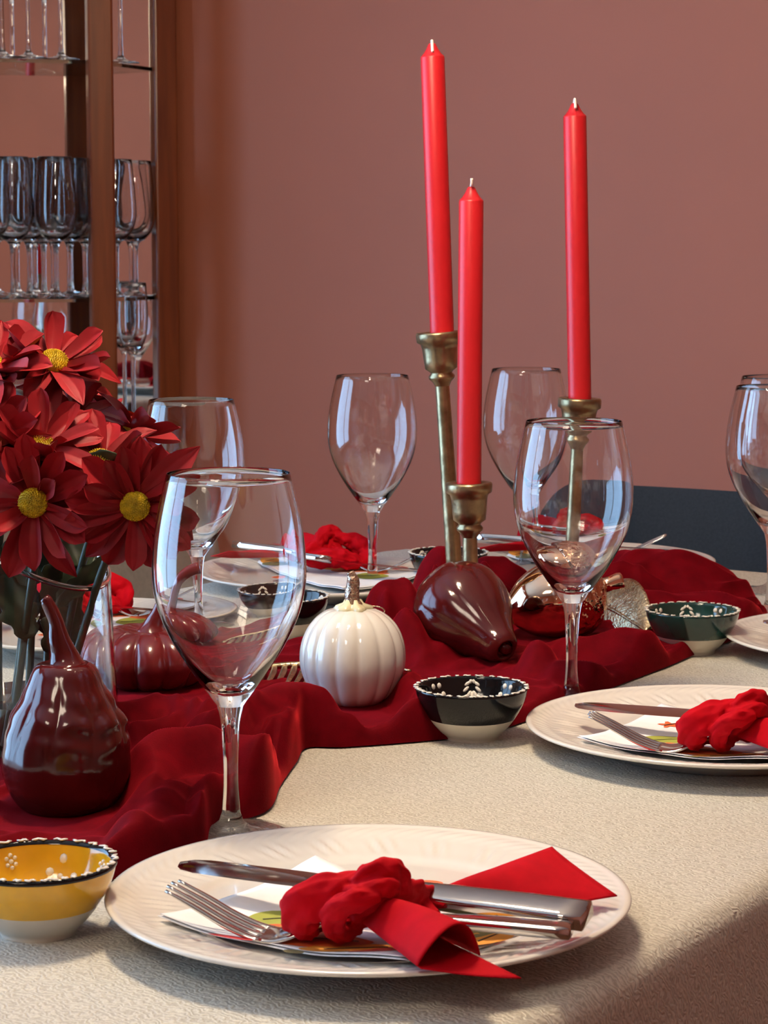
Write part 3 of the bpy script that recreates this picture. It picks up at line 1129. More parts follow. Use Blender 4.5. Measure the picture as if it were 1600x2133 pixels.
def bowl(loc, colour, label, rim_m=None, style='sprig', rz=0.0):
    root = thing('dip_bowl', label, 'bowl', loc, 'small painted ceramic bowls', rz)
    outp = smooth_prof([(0.0205, 0.0), (0.0212, 0.003), (0.026, 0.0075), (0.0320, 0.0150), (0.0372, 0.0235), (0.0405, 0.0315), (BR, BH)], 26)
    zsplit = 0.0165
    low = [(0, 0.0015), (0.018, 0.0015), (0.0185, 0.0)] + [p for p in outp if p[1] <= zsplit]
    hi = [low[-1]] + [p for p in outp if p[1] > zsplit]
    inn = smooth_prof([(BR - 0.0012, BH + 0.0006), (BR - 0.0026, BH - 0.0008), (0.0375, 0.0310), (0.0345, 0.0235), (0.0295, 0.0155), (0.0225, 0.0090), (0.012, 0.0056), (0.001, 0.0050)], 26) + [(0, 0.005)]
    build('base', lathe(low, 72), 'bowl_white', root)
    build('glazed_wall', lathe(hi + inn, 72), colour, root)
    if rim_m:
        V, F = lathe([(BR + 0.0002, BH - 0.0016), (BR + 0.0006, BH - 0.0004), (BR - 0.0006, BH + 0.0012), (BR - 0.0022, BH + 0.0008), (BR - 0.0030, BH - 0.0008)], 72)
        build('rim_band', (V, F), rim_m, root)
    iz = [p[1] for p in inn][::-1]
    ir = [p[0] for p in inn][::-1]

    def on_wall(th, z):
        r = float(np.interp(z, iz, ir))
        r2 = float(np.interp(z + 0.001, iz, ir))
        tz = np.array([(r2 - r) * math.cos(th), (r2 - r) * math.sin(th), 0.001])
        tz /= np.linalg.norm(tz)
        ta = np.array([-math.sin(th), math.cos(th), 0])
        nn = np.cross(tz, ta)
        return np.array([r * math.cos(th), r * math.sin(th), z]), ta, tz, nn
    g = G()

    def drop(th, z, a, b, ang):
        c, ta, tz, nn = on_wall(th, z)
        d1 = ta * math.cos(ang) + tz * math.sin(ang)
        d2 = -ta * math.sin(ang) + tz * math.cos(ang)
        g.add(ellipsoid(c, a, b, 0.0009, 8, 6, [d1, d2, nn]))
    for k in range(8):
        th = k * math.pi / 4 + 0.2
        if style == 'sprig':
            if k % 2 == 0:
                for q, (dt, z, a, an) in enumerate([(0, 0.0252, 0.0034, 1.57), (0.07, 0.0258, 0.0036, 2.1), (-0.07, 0.0258, 0.0036, 1.04), (0.125, 0.0295, 0.0032, 2.4),
                                                   (-0.125, 0.0295, 0.0032, 0.74), (0.095, 0.0335, 0.0028, 2.5), (-0.095, 0.0335, 0.0028, 0.64), (0.03, 0.0352, 0.0018, 1.9), (-0.03, 0.0352, 0.0018, 1.2),
                                                   (0.15, 0.0240, 0.0030, 2.5), (-0.15, 0.0240, 0.0030, 0.64)]):
                    drop(th + dt, z, a, 0.0014, an)
            else:
                for dt, z in ((-0.08, 0.0335), (0.08, 0.0335), (-0.15, 0.0270), (0.0, 0.0265), (0.15, 0.0270)):
                    drop(th + dt, z, 0.0021, 0.0024, 0)
        else:
            if k % 2 == 0:
                drop(th, 0.0300, 0.0015, 0.0015, 0)
                for q in range(6):
                    drop(th + 0.075 * math.cos(q * 1.047 + 0.5), 0.0300 + 0.0033 * math.sin(q * 1.047 + 0.5), 0.0013, 0.0013, 0)
            else:
                drop(th, 0.0305, 0.0024, 0.0029, 0)
                drop(th + 0.20, 0.0235, 0.0024, 0.0026, 0)
                drop(th - 0.22, 0.0220, 0.0022, 0.0024, 0)
                drop(th + 0.02, 0.0215, 0.0017, 0.0018, 0)
    build('painted_dots', g, 'dot', root)
    g = G()
    k, th = 0, 0.0
    rr = random.Random(len(label))
    while th < 2 * math.pi - 0.15:
        ln = rr.uniform(0.05, 0.26)
        pts = []
        for q in range(6):
            t = th + ln * q / 5
            rad = BR - 0.0008 + 0.0013 * math.sin(q * 1.7 + k * 1.9)
            pts.append((rad * math.cos(t), rad * math.sin(t), BH + 0.0009 + (0.0008 if rim_m else 0)))
        g.add(sweep(pts, [0.0006, 0.0013, 0.0010, 0.0013, 0.0005], [0.0003, 0.0007, 0.0005, 0.0007, 0.0003], 8))
        th += ln + rr.uniform(0.04, 0.10)
        k += 1
    build('rim_strokes', g, 'dot', root)
    return root


def contact(px, py):
    return P(px, py, 0.0)


bowl(D(81, 1.185), 'yellow', 'yellow ceramic bowl with black rim and white dots beside the front plate', 'black', 'dots', 0.35)
bowl(D(982, 1.665), 'black', 'black ceramic bowl with white sprigs in front of the lying gourd', None, 'sprig', -0.25 + 1.571)
bowl(D(1441, 2.02), 'green', 'dark green ceramic bowl with white sprigs beside the copper acorn', None, 'sprig', -0.2 + 1.571)
bowl(D(592, 2.10), 'black', 'black ceramic bowl seen through the nearest wine glass', None, 'sprig', 0.25 + 1.571)
bowl(D(934, 2.40), 'black', 'black ceramic bowl half hidden behind the velvet folds', None, 'sprig', 0.6)

# ------------------------------------------------------------------ gourds, pumpkins


def ribbed(prof, n, ribs, depth, phase=0.0, sharp=0.5, lump=0.0, seed=0, env=None):
    zs = [p[1] for p in prof]
    z0, z1 = min(zs), max(zs)

    def rf(th, i, r, z):
        e = env(z) if env else 1.0
        c = abs(math.sin((th + phase) * ribs / 2)) ** sharp
        k = 1 - depth * e * (1 - c)
        if lump:
            k += lump * noise.noise(Vector((math.cos(th) * 2.2 + seed, math.sin(th) * 2.2, z * 45)))
        return r * k
    return lathe(prof, n, rf=rf)


# bottle gourd in the foreground
gz = 0.006
gl = D(140, 1.42, gz)
gd = thing('bottle_gourd', 'shiny dark burgundy gourd standing behind the yellow bowl', 'gourd', gl)
gp = smooth_prof([(0.0, 0.0), (0.022, 0.001), (0.0345, 0.010), (0.0402, 0.026), (0.0405, 0.040), (0.0378, 0.054), (0.0325, 0.067), (0.0270, 0.077), (0.0232, 0.086), (0.0198, 0.0930), (0.0160, 0.0962), (0.0100, 0.0968), (0.0, 0.0968)], 80)


def knobs(th, i, r, z):
    """vertical ribs broken into rows of soft knobs on the shoulder"""
    e = math.exp(-((z - 0.066) / 0.020) ** 2)
    rib = abs(math.sin((th + 0.25 + 0.10 * math.sin(z * 60)) * 4.5)) ** 0.8
    sw = noise.noise(Vector((math.cos(th) * 1.7, math.sin(th) * 1.7, 4.4)))
    row = 0.5 + 0.5 * math.cos((z - 0.062 + 0.008 * sw) / 0.0150 * 2 * math.pi)
    n_ = noise.noise(Vector((math.cos(th) * 2.2 + 3, math.sin(th) * 2.2, z * 45)))
    return r * (1 - 0.020 * (1 - rib) * (0.4 + e) + 0.085 * e * rib * row * (0.75 + sw) + 0.03 * n_)


build('body', lathe(gp, 180, rf=knobs), 'gourd', gd)
build('stem', sweep(curve_pts([(0.001, 0, 0.093), (0.0, 0, 0.101), (-0.0035, 0, 0.113), (-0.0055, 0.0, 0.124), (-0.010, 0.001, 0.1345), (-0.0125, 0.001, 0.138)], 22),
                    [0.0150, 0.0100, 0.0080, 0.0066, 0.0052, 0.0045, 0.0042, 0.0038, 0.0030], n=20, wob=0.10, seed=4), 'gourd', gd)

# squat dark red pumpkin
pk = thing('red_pumpkin', 'squat dark red pumpkin with curved stem behind the vase', 'pumpkin', D(312, 1.83, 0.007))
pp = smooth_prof([(0.0, 0.004), (0.022, 0.000), (0.042, 0.004), (0.0530, 0.017), (0.0535, 0.029), (0.0455, 0.041), (0.030, 0.0475), (0.014, 0.0465), (0.0, 0.0440)], 44)
build('body', ribbed(pp, 160, 12, 0.16, 0.15, 0.55), 'pumpkin_red', pk)
build('stem', sweep(curve_pts([(0.002, 0, 0.043), (0.004, 0, 0.052), (0.009, 0, 0.063), (0.013, 0.0, 0.074), (0.020, 0.001, 0.085), (0.030, 0.001, 0.0915), (0.039, 0.001, 0.0945)], 26),
                    [0.0135, 0.0075, 0.0058, 0.0050, 0.0046, 0.0046, 0.0048, 0.0050], n=20, wob=0.08, seed=5), 'pumpkin_red', pk)

# white pumpkin
wp = thing('white_pumpkin', 'glossy white ceramic pumpkin with glittering bronze stem', 'pumpkin', D(735, 1.757, 0.007))
pp = smooth_prof([(0.0, 0.003), (0.018, 0.0), (0.0315, 0.008), (0.0400, 0.025), (0.0418, 0.039), (0.0392, 0.053), (0.0325, 0.065), (0.0215, 0.0735), (0.010, 0.0755), (0.0, 0.0745)], 48)
build('body', ribbed(pp, 180, 14, 0.055, 0.1, 0.6), 'white_glaze', wp)


def calyx_rf(th, i, r, z):
    return r * (1 + 0.18 * math.sin(5 * th + 0.6) + 0.08 * math.sin(9 * th))


build('calyx', lathe([(0, 0.072), (0.0125, 0.0735), (0.0135, 0.0755), (0.0118, 0.0778), (0.007, 0.0800), (0.0055, 0.083), (0, 0.083)], 40, rf=calyx_rf), 'cream', wp)
build('stem', sweep(curve_pts([(0.001, 0, 0.078), (-0.0005, 0, 0.087), (0.0005, 0.0, 0.097), (-0.002, 0.0, 0.1045)], 18), [0.0066, 0.0058, 0.0053, 0.0046, 0.0030], n=18, wob=0.16, seed=6), 'bronze_glit', wp)
ring = [(0.016 + 0.009 * math.cos(a), 0.012, 0.0715 + 0.004 * math.sin(a)) for a in np.linspace(0, 2 * math.pi, 24)]
build('hanging_cord', sweep(ring, 0.0006, n=6), 'bronze_glit', wp)

# gourd lying on its side, the neck towards the camera
lg = thing('lying_gourd', 'shiny maroon gourd lying on its side below the candle holders', 'gourd', D(962, 1.93, 0.006))
gp = smooth_prof([(0.0, 0.0), (0.016, 0.002), (0.0325, 0.012), (0.0402, 0.030), (0.0388, 0.047), (0.0315, 0.063), (0.0225, 0.078), (0.0165, 0.090), (0.0135, 0.098), (0.0095, 0.1025), (0.0072, 0.1015), (0.0062, 0.0985), (0.0, 0.0980)], 64)
vf = ribbed(gp, 128, 9, 0.05, 0.5, 0.7, 0.025, 8, env=lambda z: math.exp(-((z - 0.05) / 0.03) ** 2))
axv = Vector((0.50, -0.80, -0.36)).normalized()
rot = np.array(axv.to_track_quat('Z', 'Y').to_matrix())
base_c = np.array([-0.006, 0.030, 0.052]) - rot @ np.array([0, 0, 0.022])
vb = np.array(vf[0]) @ rot.T + base_c
build('body', (vb, vf[1]), 'gourd', lg)
sv = np.array(sweep([(0, 0, 0.095), (0.001, 0, 0.100), (0.001, 0.001, 0.1035)], [0.0052, 0.005, 0.0036], n=14, wob=0.15, seed=3)[0])
build('stem', (sv @ rot.T + base_c, sweep([(0, 0, 0.095), (0.001, 0, 0.100), (0.001, 0.001, 0.1035)], 0.004, n=14)[1]), 'gourd', lg)
low = min(vb[:, 2])
lg.scale = (1.06, 1.06, 1.06)
lg.location.z -= low * 1.06 - 0.0005

# copper acorn lying on the runner
ac = thing('metal_acorn', 'mirror-bright rose gold acorn lying on the velvet', 'acorn ornament', D(1176, 2.05, 0.008))
tipw, stemw = np.array([-0.0475, -0.012, 0.016]), np.array([0.0420, 0.006, 0.0385])
axv = Vector(stemw - tipw).normalized()
rot = np.array(axv.to_track_quat('Z', 'Y').to_matrix())
np_ = smooth_prof([(0.0, 0.0), (0.003, 0.0015), (0.010, 0.006), (0.0215, 0.018), (0.0282, 0.034), (0.0292, 0.046), (0.0285, 0.054)], 40) + [(0.0, 0.054)]
nv_ = lathe(np_, 80)
build('nut', (np.array(nv_[0]) @ rot.T + tipw, nv_[1]), 'copper', ac)


def cap_rf(th, i, r, z):
    return r * (1 + 0.035 * noise.noise(Vector((math.cos(th) * 6, math.sin(th) * 6, z * 210))) + 0.02 * noise.noise(Vector((math.cos(th) * 12, math.sin(th) * 12, z * 420))))


cp_ = smooth_prof([(0.0286, 0.0455), (0.0318, 0.0460), (0.0330, 0.052), (0.0315, 0.062), (0.0262, 0.0715), (0.016, 0.0780), (0.006, 0.0800)], 30) + [(0, 0.080)]
nv_ = lathe(cp_, 110, rf=cap_rf)
build('cap', (np.array(nv_[0]) @ rot.T + tipw, nv_[1]), 'copper_h', ac)
stv = sweep([(0, 0, 0.078), (0.0005, 0, 0.086), (0.001, 0, 0.093), (0.001, 0, 0.096)], [0.0062, 0.0055, 0.0066, 0.0060], n=8, power=3)
build('stem', (np.array(stv[0]) @ rot.T + tipw, stv[1]), 'copper', ac)
lowz = min(min((c.data.vertices[i].co.z for i in range(len(c.data.vertices)))) for c in ac.children)
ac.scale = (1.2, 1.2, 1.2)
ac.location.z = TZ + 0.007 - lowz * 1.2


# gold leaves: blade with raised ribs
def gold_leaf(label, base, tip, width, lift, nribs, loc_z, side_up):
    base, tip = np.asarray(base), np.asarray(tip)
    root = thing('gold_leaf', label, 'leaf ornament', base, 'gold leaf ornaments on the runner')
    ax = tip - base
    ln = np.linalg.norm(ax)
    ax /= ln
    sd = np.asarray(side_up, float)
    sd = sd - ax * (sd @ ax)
    sd /= np.linalg.norm(sd)
    nr = np.cross(ax, sd)

    def pt(u, v):
        w = width * (math.sin(math.pi * min(1, u * 0.93 + 0.05)) ** 0.75) + 0.001
        return ax * ln * u + sd * (v * w + lift * 0.3 * math.sin(math.pi * u)) + nr * lift * (math.sin(math.pi * u) * 0.6 - v * v * 0.5)
    solid(build('blade', gridsurf(lambda u, v: pt(u, 2 * v - 1), 40, 20), 'gold', root), 0.0008)
    build('midrib', sweep([pt(u, 0) for u in np.linspace(0, 1.03, 16)], [0.0024, 0.002, 0.001], n=8), 'gold', root)
    for k in range(nribs):
        u0 = 0.06 + 0.84 * k / nribs
        for s in (-1, 1):
            pts = [pt(min(0.99, u0 + 0.16 * q / 6), s * (q / 6) * 0.97) + nr * -0.0006 for q in range(7)]
            build('rib', sweep(pts, [0.0014, 0.0012, 0.0007], n=6), 'gold', root)
    return root


gold_leaf('champagne gold veined leaf behind the rose gold acorn', D(1222, 2.17, 0.022), D(1346, 2.06, 0.012), 0.034, 0.012, 9, 0, (0.35, 0.45, 0.85))

# open gold leaf frame behind the white pumpkin: rails and glitter ribs
fr = thing('openwork_leaf', 'glittering gold openwork leaf lying behind the white pumpkin', 'leaf ornament', D(650, 1.86, 0.012))
bx = np.array(fr.location)
topr = [W(x, y, dd) - bx for x, y, dd in ((440, 1428, 1.85), (500, 1398, 1.87), (570, 1388, 1.88), (640, 1384, 1.885), (720, 1380, 1.89), (800, 1388, 1.885), (856, 1398, 1.87))]
botr = [W(x, y, dd) - bx for x, y, dd in ((440, 1430, 1.845), (505, 1440, 1.80), (575, 1437, 1.79), (640, 1432, 1.79), (720, 1430, 1.79), (800, 1425, 1.81), (856, 1400, 1.865))]
tp, bp_ = curve_pts(topr, 60), curve_pts(botr, 60)
build('rail', sweep(tp, [0.0012, 0.0028, 0.0030, 0.0028, 0.0014], n=10, wob=0.1), 'gold', fr)
build('rail', sweep(bp_, [0.0012, 0.0020, 0.0020, 0.0020, 0.0012], n=10, wob=0.1), 'gold', fr)
for k in range(17):
    i = 5 + k * 3
    a, b = tp[i], bp_[max(1, i - 4)]
    mid = (a + b) / 2 + np.array([0.003, -0.004, 0.004])
    build('rib', sweep(curve_pts([a, mid, b], 9), [0.0022, 0.0030, 0.0018], [0.0010, 0.0014, 0.0009], n=10, wob=0.1, seed=k), 'gold', fr)

# ------------------------------------------------------------------ candles and holders


def holder(base, top, label):
    base, top = np.asarray(base), np.asarray(top)
    root = thing('candle_holder', label, 'candle holder', base, 'antique brass candle holders')
    ax = top - base
    h = np.linalg.norm(ax)
    rot = np.array(Vector(ax / h).to_track_quat('Z', 'Y').to_matrix())

    def rf(th, i, r, z):
        return r * (1 + 0.03 * noise.noise(Vector((math.cos(th) * 2, math.sin(th) * 2, z * 60))))

    def put(name, prof, n=40, ff=rf):
        v, f = lathe(prof, n, rf=ff)
        build(name, (np.array(v) @ rot.T, f), 'brass', root)
    put('foot', [(0, 0.0), (0.034, 0.0), (0.036, 0.003), (0.033, 0.007), (0.018, 0.012), (0.009, 0.020), (0.0075, 0.03)])
    put('stem', [(0.0078, 0.028)] + [(0.0078 - 0.0012 * (i / 10), 0.03 + (h - 0.045 - 0.03) * i / 10) for i in range(11)], 16)
    c = h - 0.047
    put('cup', [(0.0066, c - 0.004), (0.0088, c), (0.0118, c + 0.003), (0.0122, c + 0.0055), (0.0100, c + 0.008), (0.0105, c + 0.0095), (0.0148, c + 0.0125), (0.0158, c + 0.021),
                (0.0166, c + 0.031), (0.0176, c + 0.0355), (0.0208, c + 0.0375), (0.0212, c + 0.0445), (0.0204, c + 0.0465), (0.0130, c + 0.0462), (0.0122, c + 0.044), (0.0122, c + 0.022), (0, c + 0.022)], 44)
    return root


def candle(bot, top, label, wick_pts):
    bot, top = np.asarray(bot), np.asarray(top)
    root = thing('taper_candle', label, 'candle', bot, 'red dinner candles')
    ax = top - bot
    h = np.linalg.norm(ax)
    rot = np.array(Vector(ax / h).to_track_quat('Z', 'Y').to_matrix())
    s = -0.022
    pr = [(0, s), (0.0106, s), (0.0108, s + 0.004), (0.0112, 0.0), (0.0112, h * 0.5), (0.0111, h - 0.013), (0.0107, h - 0.0118), (0.0098, h - 0.0112), (0.0075, h - 0.0085), (0.0050, h - 0.0045), (0.0036, h - 0.0012), (0.0024, h), (0, h + 0.0002)]
    v, f = lathe(pr, 40)
    build('wax', (np.array(v) @ rot.T, f), 'wax', root)
    wv = curve_pts([np.array([0, 0, h - 0.003])] + [np.array([p[0], 0, h + p[1]]) for p in wick_pts], 16)
    v, f = sweep(wv, 0.0013, n=8)
    build('wick', (np.array(v) @ rot.T, f), 'wick', root)
    return root


H1b, H1t = D(955, 2.12, 0.006), W(914, 690, 2.12)
H2b, H2t = D(982, 2.06, 0.006), W(977, 1004, 2.06)
H3b, H3t = D(1186, 2.20, 0.006), W(1208, 828, 2.20)
holder(H1b, H1t, 'tallest antique brass candle holder, leaning left')
holder(H2b, H2t, 'shortest antique brass candle holder, in the middle')
holder(H3b, H3t, 'antique brass candle holder on the right, behind a wine glass')
candle(H1t - np.array([0, 0, 0.001]) + (W(921, 690, 2.12) - H1t), W(900, 90, 2.12), 'tallest red candle, leaning left, reaching highest', [(0.0, 0.0018), (0.0035, 0.0012), (0.0062, -0.004), (0.0095, -0.0082)])
candle(H2t - np.array([0, 0, 0.001]), W(982, 389, 2.06), 'red candle with lowest top, between the other two', [(0.0022, 0.0018), (-0.003, 0.0014), (-0.0064, 0.0022), (-0.0078, 0.0072)])
candle(H3t - np.array([0, 0, 0.001]), W(1197, 215, 2.20), 'red candle on the right with bent white wick', [(-0.004, 0.0006), (0.001, 0.0030), (0.0056, 0.0034), (0.0080, -0.0005), (0.0106, -0.0050)])

# ------------------------------------------------------------------ vase with water and red chrysanthemums
VD = 1.60
vl = D(78, VD, 0.004)
vs = thing('glass_vase', 'clear glass vase with slanted rim holding red flowers', 'vase', vl)


def vr(z):
    return float(np.interp(z, [0, 0.01, 0.16, 0.25], [0.0575, 0.059, 0.0522, 0.049]))


def ztop(th):
    return 0.150 - 0.47 * 0.052 * math.cos(th) + 0.24 * 0.052 * math.sin(th)


nv, nth = 26, 96
V, F = [], []
for i in range(nv):
    for k in range(nth):
        th = 2 * math.pi * k / nth
        z = ztop(th) * i / (nv - 1)
        V.append((vr(z) * math.cos(th), vr(z) * math.sin(th), z))
for i in range(nv):
    for k in range(nth):
        th = 2 * math.pi * k / nth
        z0_ = 0.008
        zt_ = ztop(th)
        z = zt_ - (zt_ - z0_) * i / (nv - 1)
        V.append(((vr(z) - 0.0026) * math.cos(th), (vr(z) - 0.0026) * math.sin(th), z))
for i in range(2 * nv - 1):
    for k in range(nth):
        F.append((i * nth + k, i * nth + (k + 1) % nth, (i + 1) * nth + (k + 1) % nth, (i + 1) * nth + k))
F.append(tuple(range(nth - 1, -1, -1)))
F.append(tuple((2 * nv - 1) * nth + k for k in range(nth)))
build('vessel', (V, F), 'vase', vs, sharp=50)
rim = []
for k in range(97):
    th = 2 * math.pi * k / 96
    r_ = vr(ztop(th)) - 0.0013
    rim.append((r_ * math.cos(th), r_ * math.sin(th), ztop(th) + 0.0004))
build('rim', sweep(rim, 0.0021, n=12, caps=False), 'vase', vs)
WZ = 0.042
wt = build('vase_water', lathe([(0, 0.0085), (vr(0.009) - 0.0029, 0.0085), (vr(WZ) - 0.0029, WZ), (0, WZ)], 72), 'water', loc=vl, sharp=40)
tag(wt, 'clear water in the bottom of the flower vase', 'water')


# petals: a few shared meshes
def petal_mesh(ln, w, droop, chan, twist, tipsharp):
    def fn(u, v):
        x = ln * u
        ww = w * (0.30 + 0.70 * math.sin(math.pi * min(1, 0.10 + 0.62 * u))) * (1 - max(0, (u - 0.70) / 0.30) ** (3.2 if not tipsharp else 1.8)) + 0.0003
        y = (2 * v - 1) * ww
        z = -droop * u * u * ln + chan * ww * (2 * v - 1) ** 2 + 0.0005 * math.cos((2 * v - 1) * 10) * min(1, u * 2)
        y2 = y * math.cos(twist * u) - 0
        z += y * math.sin(twist * u)
        return (x, y2, z)
    V, F = gridsurf(fn, 11, 11)
    me = bpy.data.meshes.new('petal')
    me.from_pydata(V, [], F)
    me.materials.append(M['petal'])
    me.polygons.foreach_set('use_smooth', [True] * len(me.polygons))
    return me


PET = [petal_mesh(0.034, 0.0068, 0.10, 0.5, 0.15, False), petal_mesh(0.037, 0.0074, 0.22, 0.7, -0.25, False), petal_mesh(0.033, 0.0066, -0.18, 0.8, 0.3, False),
       petal_mesh(0.040, 0.0070, 0.38, 0.5, 0.1, True), petal_mesh(0.028, 0.0064, -0.45, 1.0, -0.3, False)]


def disc_mesh():
    g = G()
    g.add(lathe([(0.0088, -0.002), (0.0090, 0.0015), (0.0078, 0.0042), (0.0050, 0.0060), (0.0022, 0.0067), (0, 0.0068)], 28))
    return g


def floret_mesh():
    g = G()
    for i in range(150):
        rr = 0.0088 * math.sqrt((i + 0.5) / 150)
        a = i * 2.39996
        zz = float(np.interp(rr, [0, 0.0022, 0.0050, 0.0078, 0.0090], [0.0068, 0.0066, 0.0059, 0.0041, 0.0014]))
        g.add(ellipsoid((rr * math.cos(a), rr * math.sin(a), zz), 0.00046, 0.00046, 0.0019, 5, 4))
    return g


proto_disc = None


def leaf_vf(ln, w, bend):
    def fn(u, v):
        s = 2 * v - 1
        lobe = 1 + 0.22 * math.sin(u * 22)
        ww = w * math.sin(math.pi * min(1, u * 0.9 + 0.07)) ** 0.8 * lobe
        return (ln * u, s * ww, -bend * u * u * ln + abs(s) * ww * 0.35)
    return gridsurf(fn, 18, 7)


def flower(cpx, cpy, d, nrm, label, stem_to, npet=20, leaves=(), ang0=0.0, scale=1.14, spread=0.0):
    c = W(cpx, cpy, d)
    base = np.array([vl[0] + stem_to[0], vl[1] + stem_to[1], TZ + 0.014])
    root = thing('chrysanthemum', label, 'flower', base, 'red chrysanthemums in the vase')
    nrm = Vector(nrm).normalized()
    q = nrm.to_track_quat('Z', 'Y').to_matrix().to_4x4()
    hm = Matrix.Translation(Vector(c - base)) @ q @ Matrix.Scale(scale, 4)
    global proto_disc
    if proto_disc is None:
        dc = build('disc', disc_mesh(), 'disc', root)
        fl = build('florets', floret_mesh(), 'disc', root)
        fl['kind'] = 'stuff'
        proto_disc = (dc.data, fl.data)
    else:
        dc = bpy.data.objects.new('disc', proto_disc[0])
        fl = bpy.data.objects.new('florets', proto_disc[1])
        fl['kind'] = 'stuff'
        for o in (dc, fl):
            COL.objects.link(o)
            o.parent = root
    dc.matrix_local = hm
    fl.matrix_local = hm
    rr = random.Random(cpx * 31 + cpy)
    for k in range(npet):
        lay = k % 2
        a = ang0 + 2 * math.pi * k / npet + rr.uniform(-0.10, 0.10)
        tilt = (0.02 if lay else 0.30) + rr.uniform(-0.25, 0.28) + spread
        o = bpy.data.objects.new('petal', PET[rr.randrange(len(PET))])
        COL.objects.link(o)
        o.parent = root
        sc = rr.uniform(0.88, 1.10)
        o.matrix_local = hm @ Matrix.Rotation(a, 4, 'Z') @ Matrix.Translation((0.0065, 0, -0.001 - 0.0012 * lay)) @ Matrix.Rotation(-tilt, 4, 'Y') @ Matrix.Rotation(rr.uniform(-0.35, 0.35), 4, 'X') @ Matrix.Scale(sc, 4)
    # green cup below the petals
    cup = build('calyx', lathe([(0.003, -0.011), (0.006, -0.008), (0.0085, -0.003), (0.0085, -0.0015), (0, -0.0015)], 20), 'stem', root)
    cup.matrix_local = hm
    p1 = np.array(hm @ Vector((0, 0, -0.010)))
    p2 = np.array(hm @ Vector((0, 0, -0.030)))
    top = c - base
    sp = curve_pts([p1, p2, p2 * 0.55 + np.array([0, 0, top[2] * 0.08]), np.array([0, 0, 0])], 22)
    build('stem', sweep(sp, [0.0025, 0.0027, 0.0030], n=10, wob=0.08), 'stem', root)
    for (u, az, ln, w, el) in leaves:
        pnt = sp[int(u * 21)]
        lo = build('leaf', leaf_vf(ln, w * 1.1, 0.35), 'leaf', root)
        lo.matrix_local = Matrix.Translation(Vector(pnt)) @ Matrix.Rotation(az, 4, 'Z') @ Matrix.Rotation(-el, 4, 'Y') @ Matrix.Rotation(rr.choice((-1, 1)) * rr.uniform(0.8, 1.3), 4, 'X') @ Matrix.Scale(1.25, 4)
        sub = solid(lo, 0.0004)
    return root


fl_top = flower(112, 757, 1.62, (0.28, -0.52, 0.80), 'topmost red chrysanthemum with tilted yellow disc', (-0.010, 0.018), 19, [], 0.1)
flower(84, 934, 1.55, (-0.05, -0.66, 0.75), 'red chrysanthemum directly above the lower left bloom', (-0.020, 0.004), 20, [(0.4, 2.4, 0.05, 0.014, 0.3)], 0.25)
fl_left = flower(70, 1047, 1.52, (-0.12, -0.98, 0.05), 'lower left red chrysanthemum facing the camera', (-0.016, -0.016), 19, [(0.35, 0.2, 0.045, 0.012, 0.7), (0.3, 3.4, 0.05, 0.014, 0.2)], 0.05)
fl_right = flower(281, 1054, 1.52, (0.14, -0.97, -0.05), 'lower right red chrysanthemum facing the camera with large yellow disc', (0.012, -0.012), 20, [(0.5, 3.0, 0.04, 0.012, 0.2)], 0.2)
fl_mid = flower(208, 966, 1.555, (0.05, -0.55, 0.80), 'half hidden red chrysanthemum between the two lower blooms', (0.006, 0.014), 19, [(0.45, 0.7, 0.045, 0.013, 0.5)], 0.0)
flower(272, 900, 1.66, (0.62, 0.25, 0.65), 'red chrysanthemum seen from behind at the right of the bunch', (0.018, 0.020), 18, [], 0.1)
flower(160, 850, 1.66, (0.25, 0.15, 0.90), 'red chrysanthemum under the topmost bloom, seen from its side', (0.000, 0.028), 18, [], 0.3)
flower(-22, 765, 1.60, (-0.1, -0.45, 0.85), 'upper red chrysanthemum cut by the left edge', (-0.030, 0.012), 20, [(0.4, 2.8, 0.05, 0.014, 0.4)], 0.15)
flower(-30, 930, 1.56, (-0.25, -0.8, 0.45), 'lower red chrysanthemum cut by the left edge', (-0.034, -0.006), 20, [(0.4, -1.2, 0.05, 0.015, 0.4), (0.3, -2.0, 0.06, 0.016, 0.5)], 0.0)



def px_leaf(root, a, b, d, w, roll):
    """leaf from pixel a to pixel b at depth d, turned by roll from facing the camera"""
    base = np.array(root.location)
    p, q = W(*a, d), W(*b, d + 0.012)
    ax = Vector(q - p)
    ln = ax.length
    ax.normalize()
    nr = Vector((0.1, -1, 0.2)).cross(ax).normalized()      # across the leaf
    up = ax.cross(nr)
    m3 = Matrix((ax, nr, up)).transposed().to_4x4()
    lo = build('leaf', leaf_vf(ln, w, 0.22), 'leaf', root)
    lo.matrix_local = Matrix.Translation(Vector(p - base)) @ m3 @ Matrix.Rotation(roll, 4, 'X')
    solid(lo, 0.0004)


px_leaf(fl_left, (45, 1120), (22, 1300), 1.59, 0.019, 0.2)
px_leaf(fl_left, (100, 1175), (125, 1360), 1.60, 0.014, -0.5)
px_leaf(fl_left, (60, 1330), (10, 1190), 1.57, 0.014, 0.3)
px_leaf(fl_right, (118, 1262), (222, 1160), 1.575, 0.0065, 0.2)
px_leaf(fl_right, (130, 1260), (190, 1132), 1.60, 0.011, -0.3)
px_leaf(fl_mid, (100, 1360), (165, 1225), 1.60, 0.014, 0.25)
px_leaf(fl_mid, (165, 1180), (140, 1105), 1.61, 0.011, 0.4)
px_leaf(fl_mid, (150, 1440), (140, 1350), 1.58, 0.006, 0.3)
px_leaf(fl_top, (70, 1190), (105, 1100), 1.62, 0.013, 0.2)

# ------------------------------------------------------------------ chairs


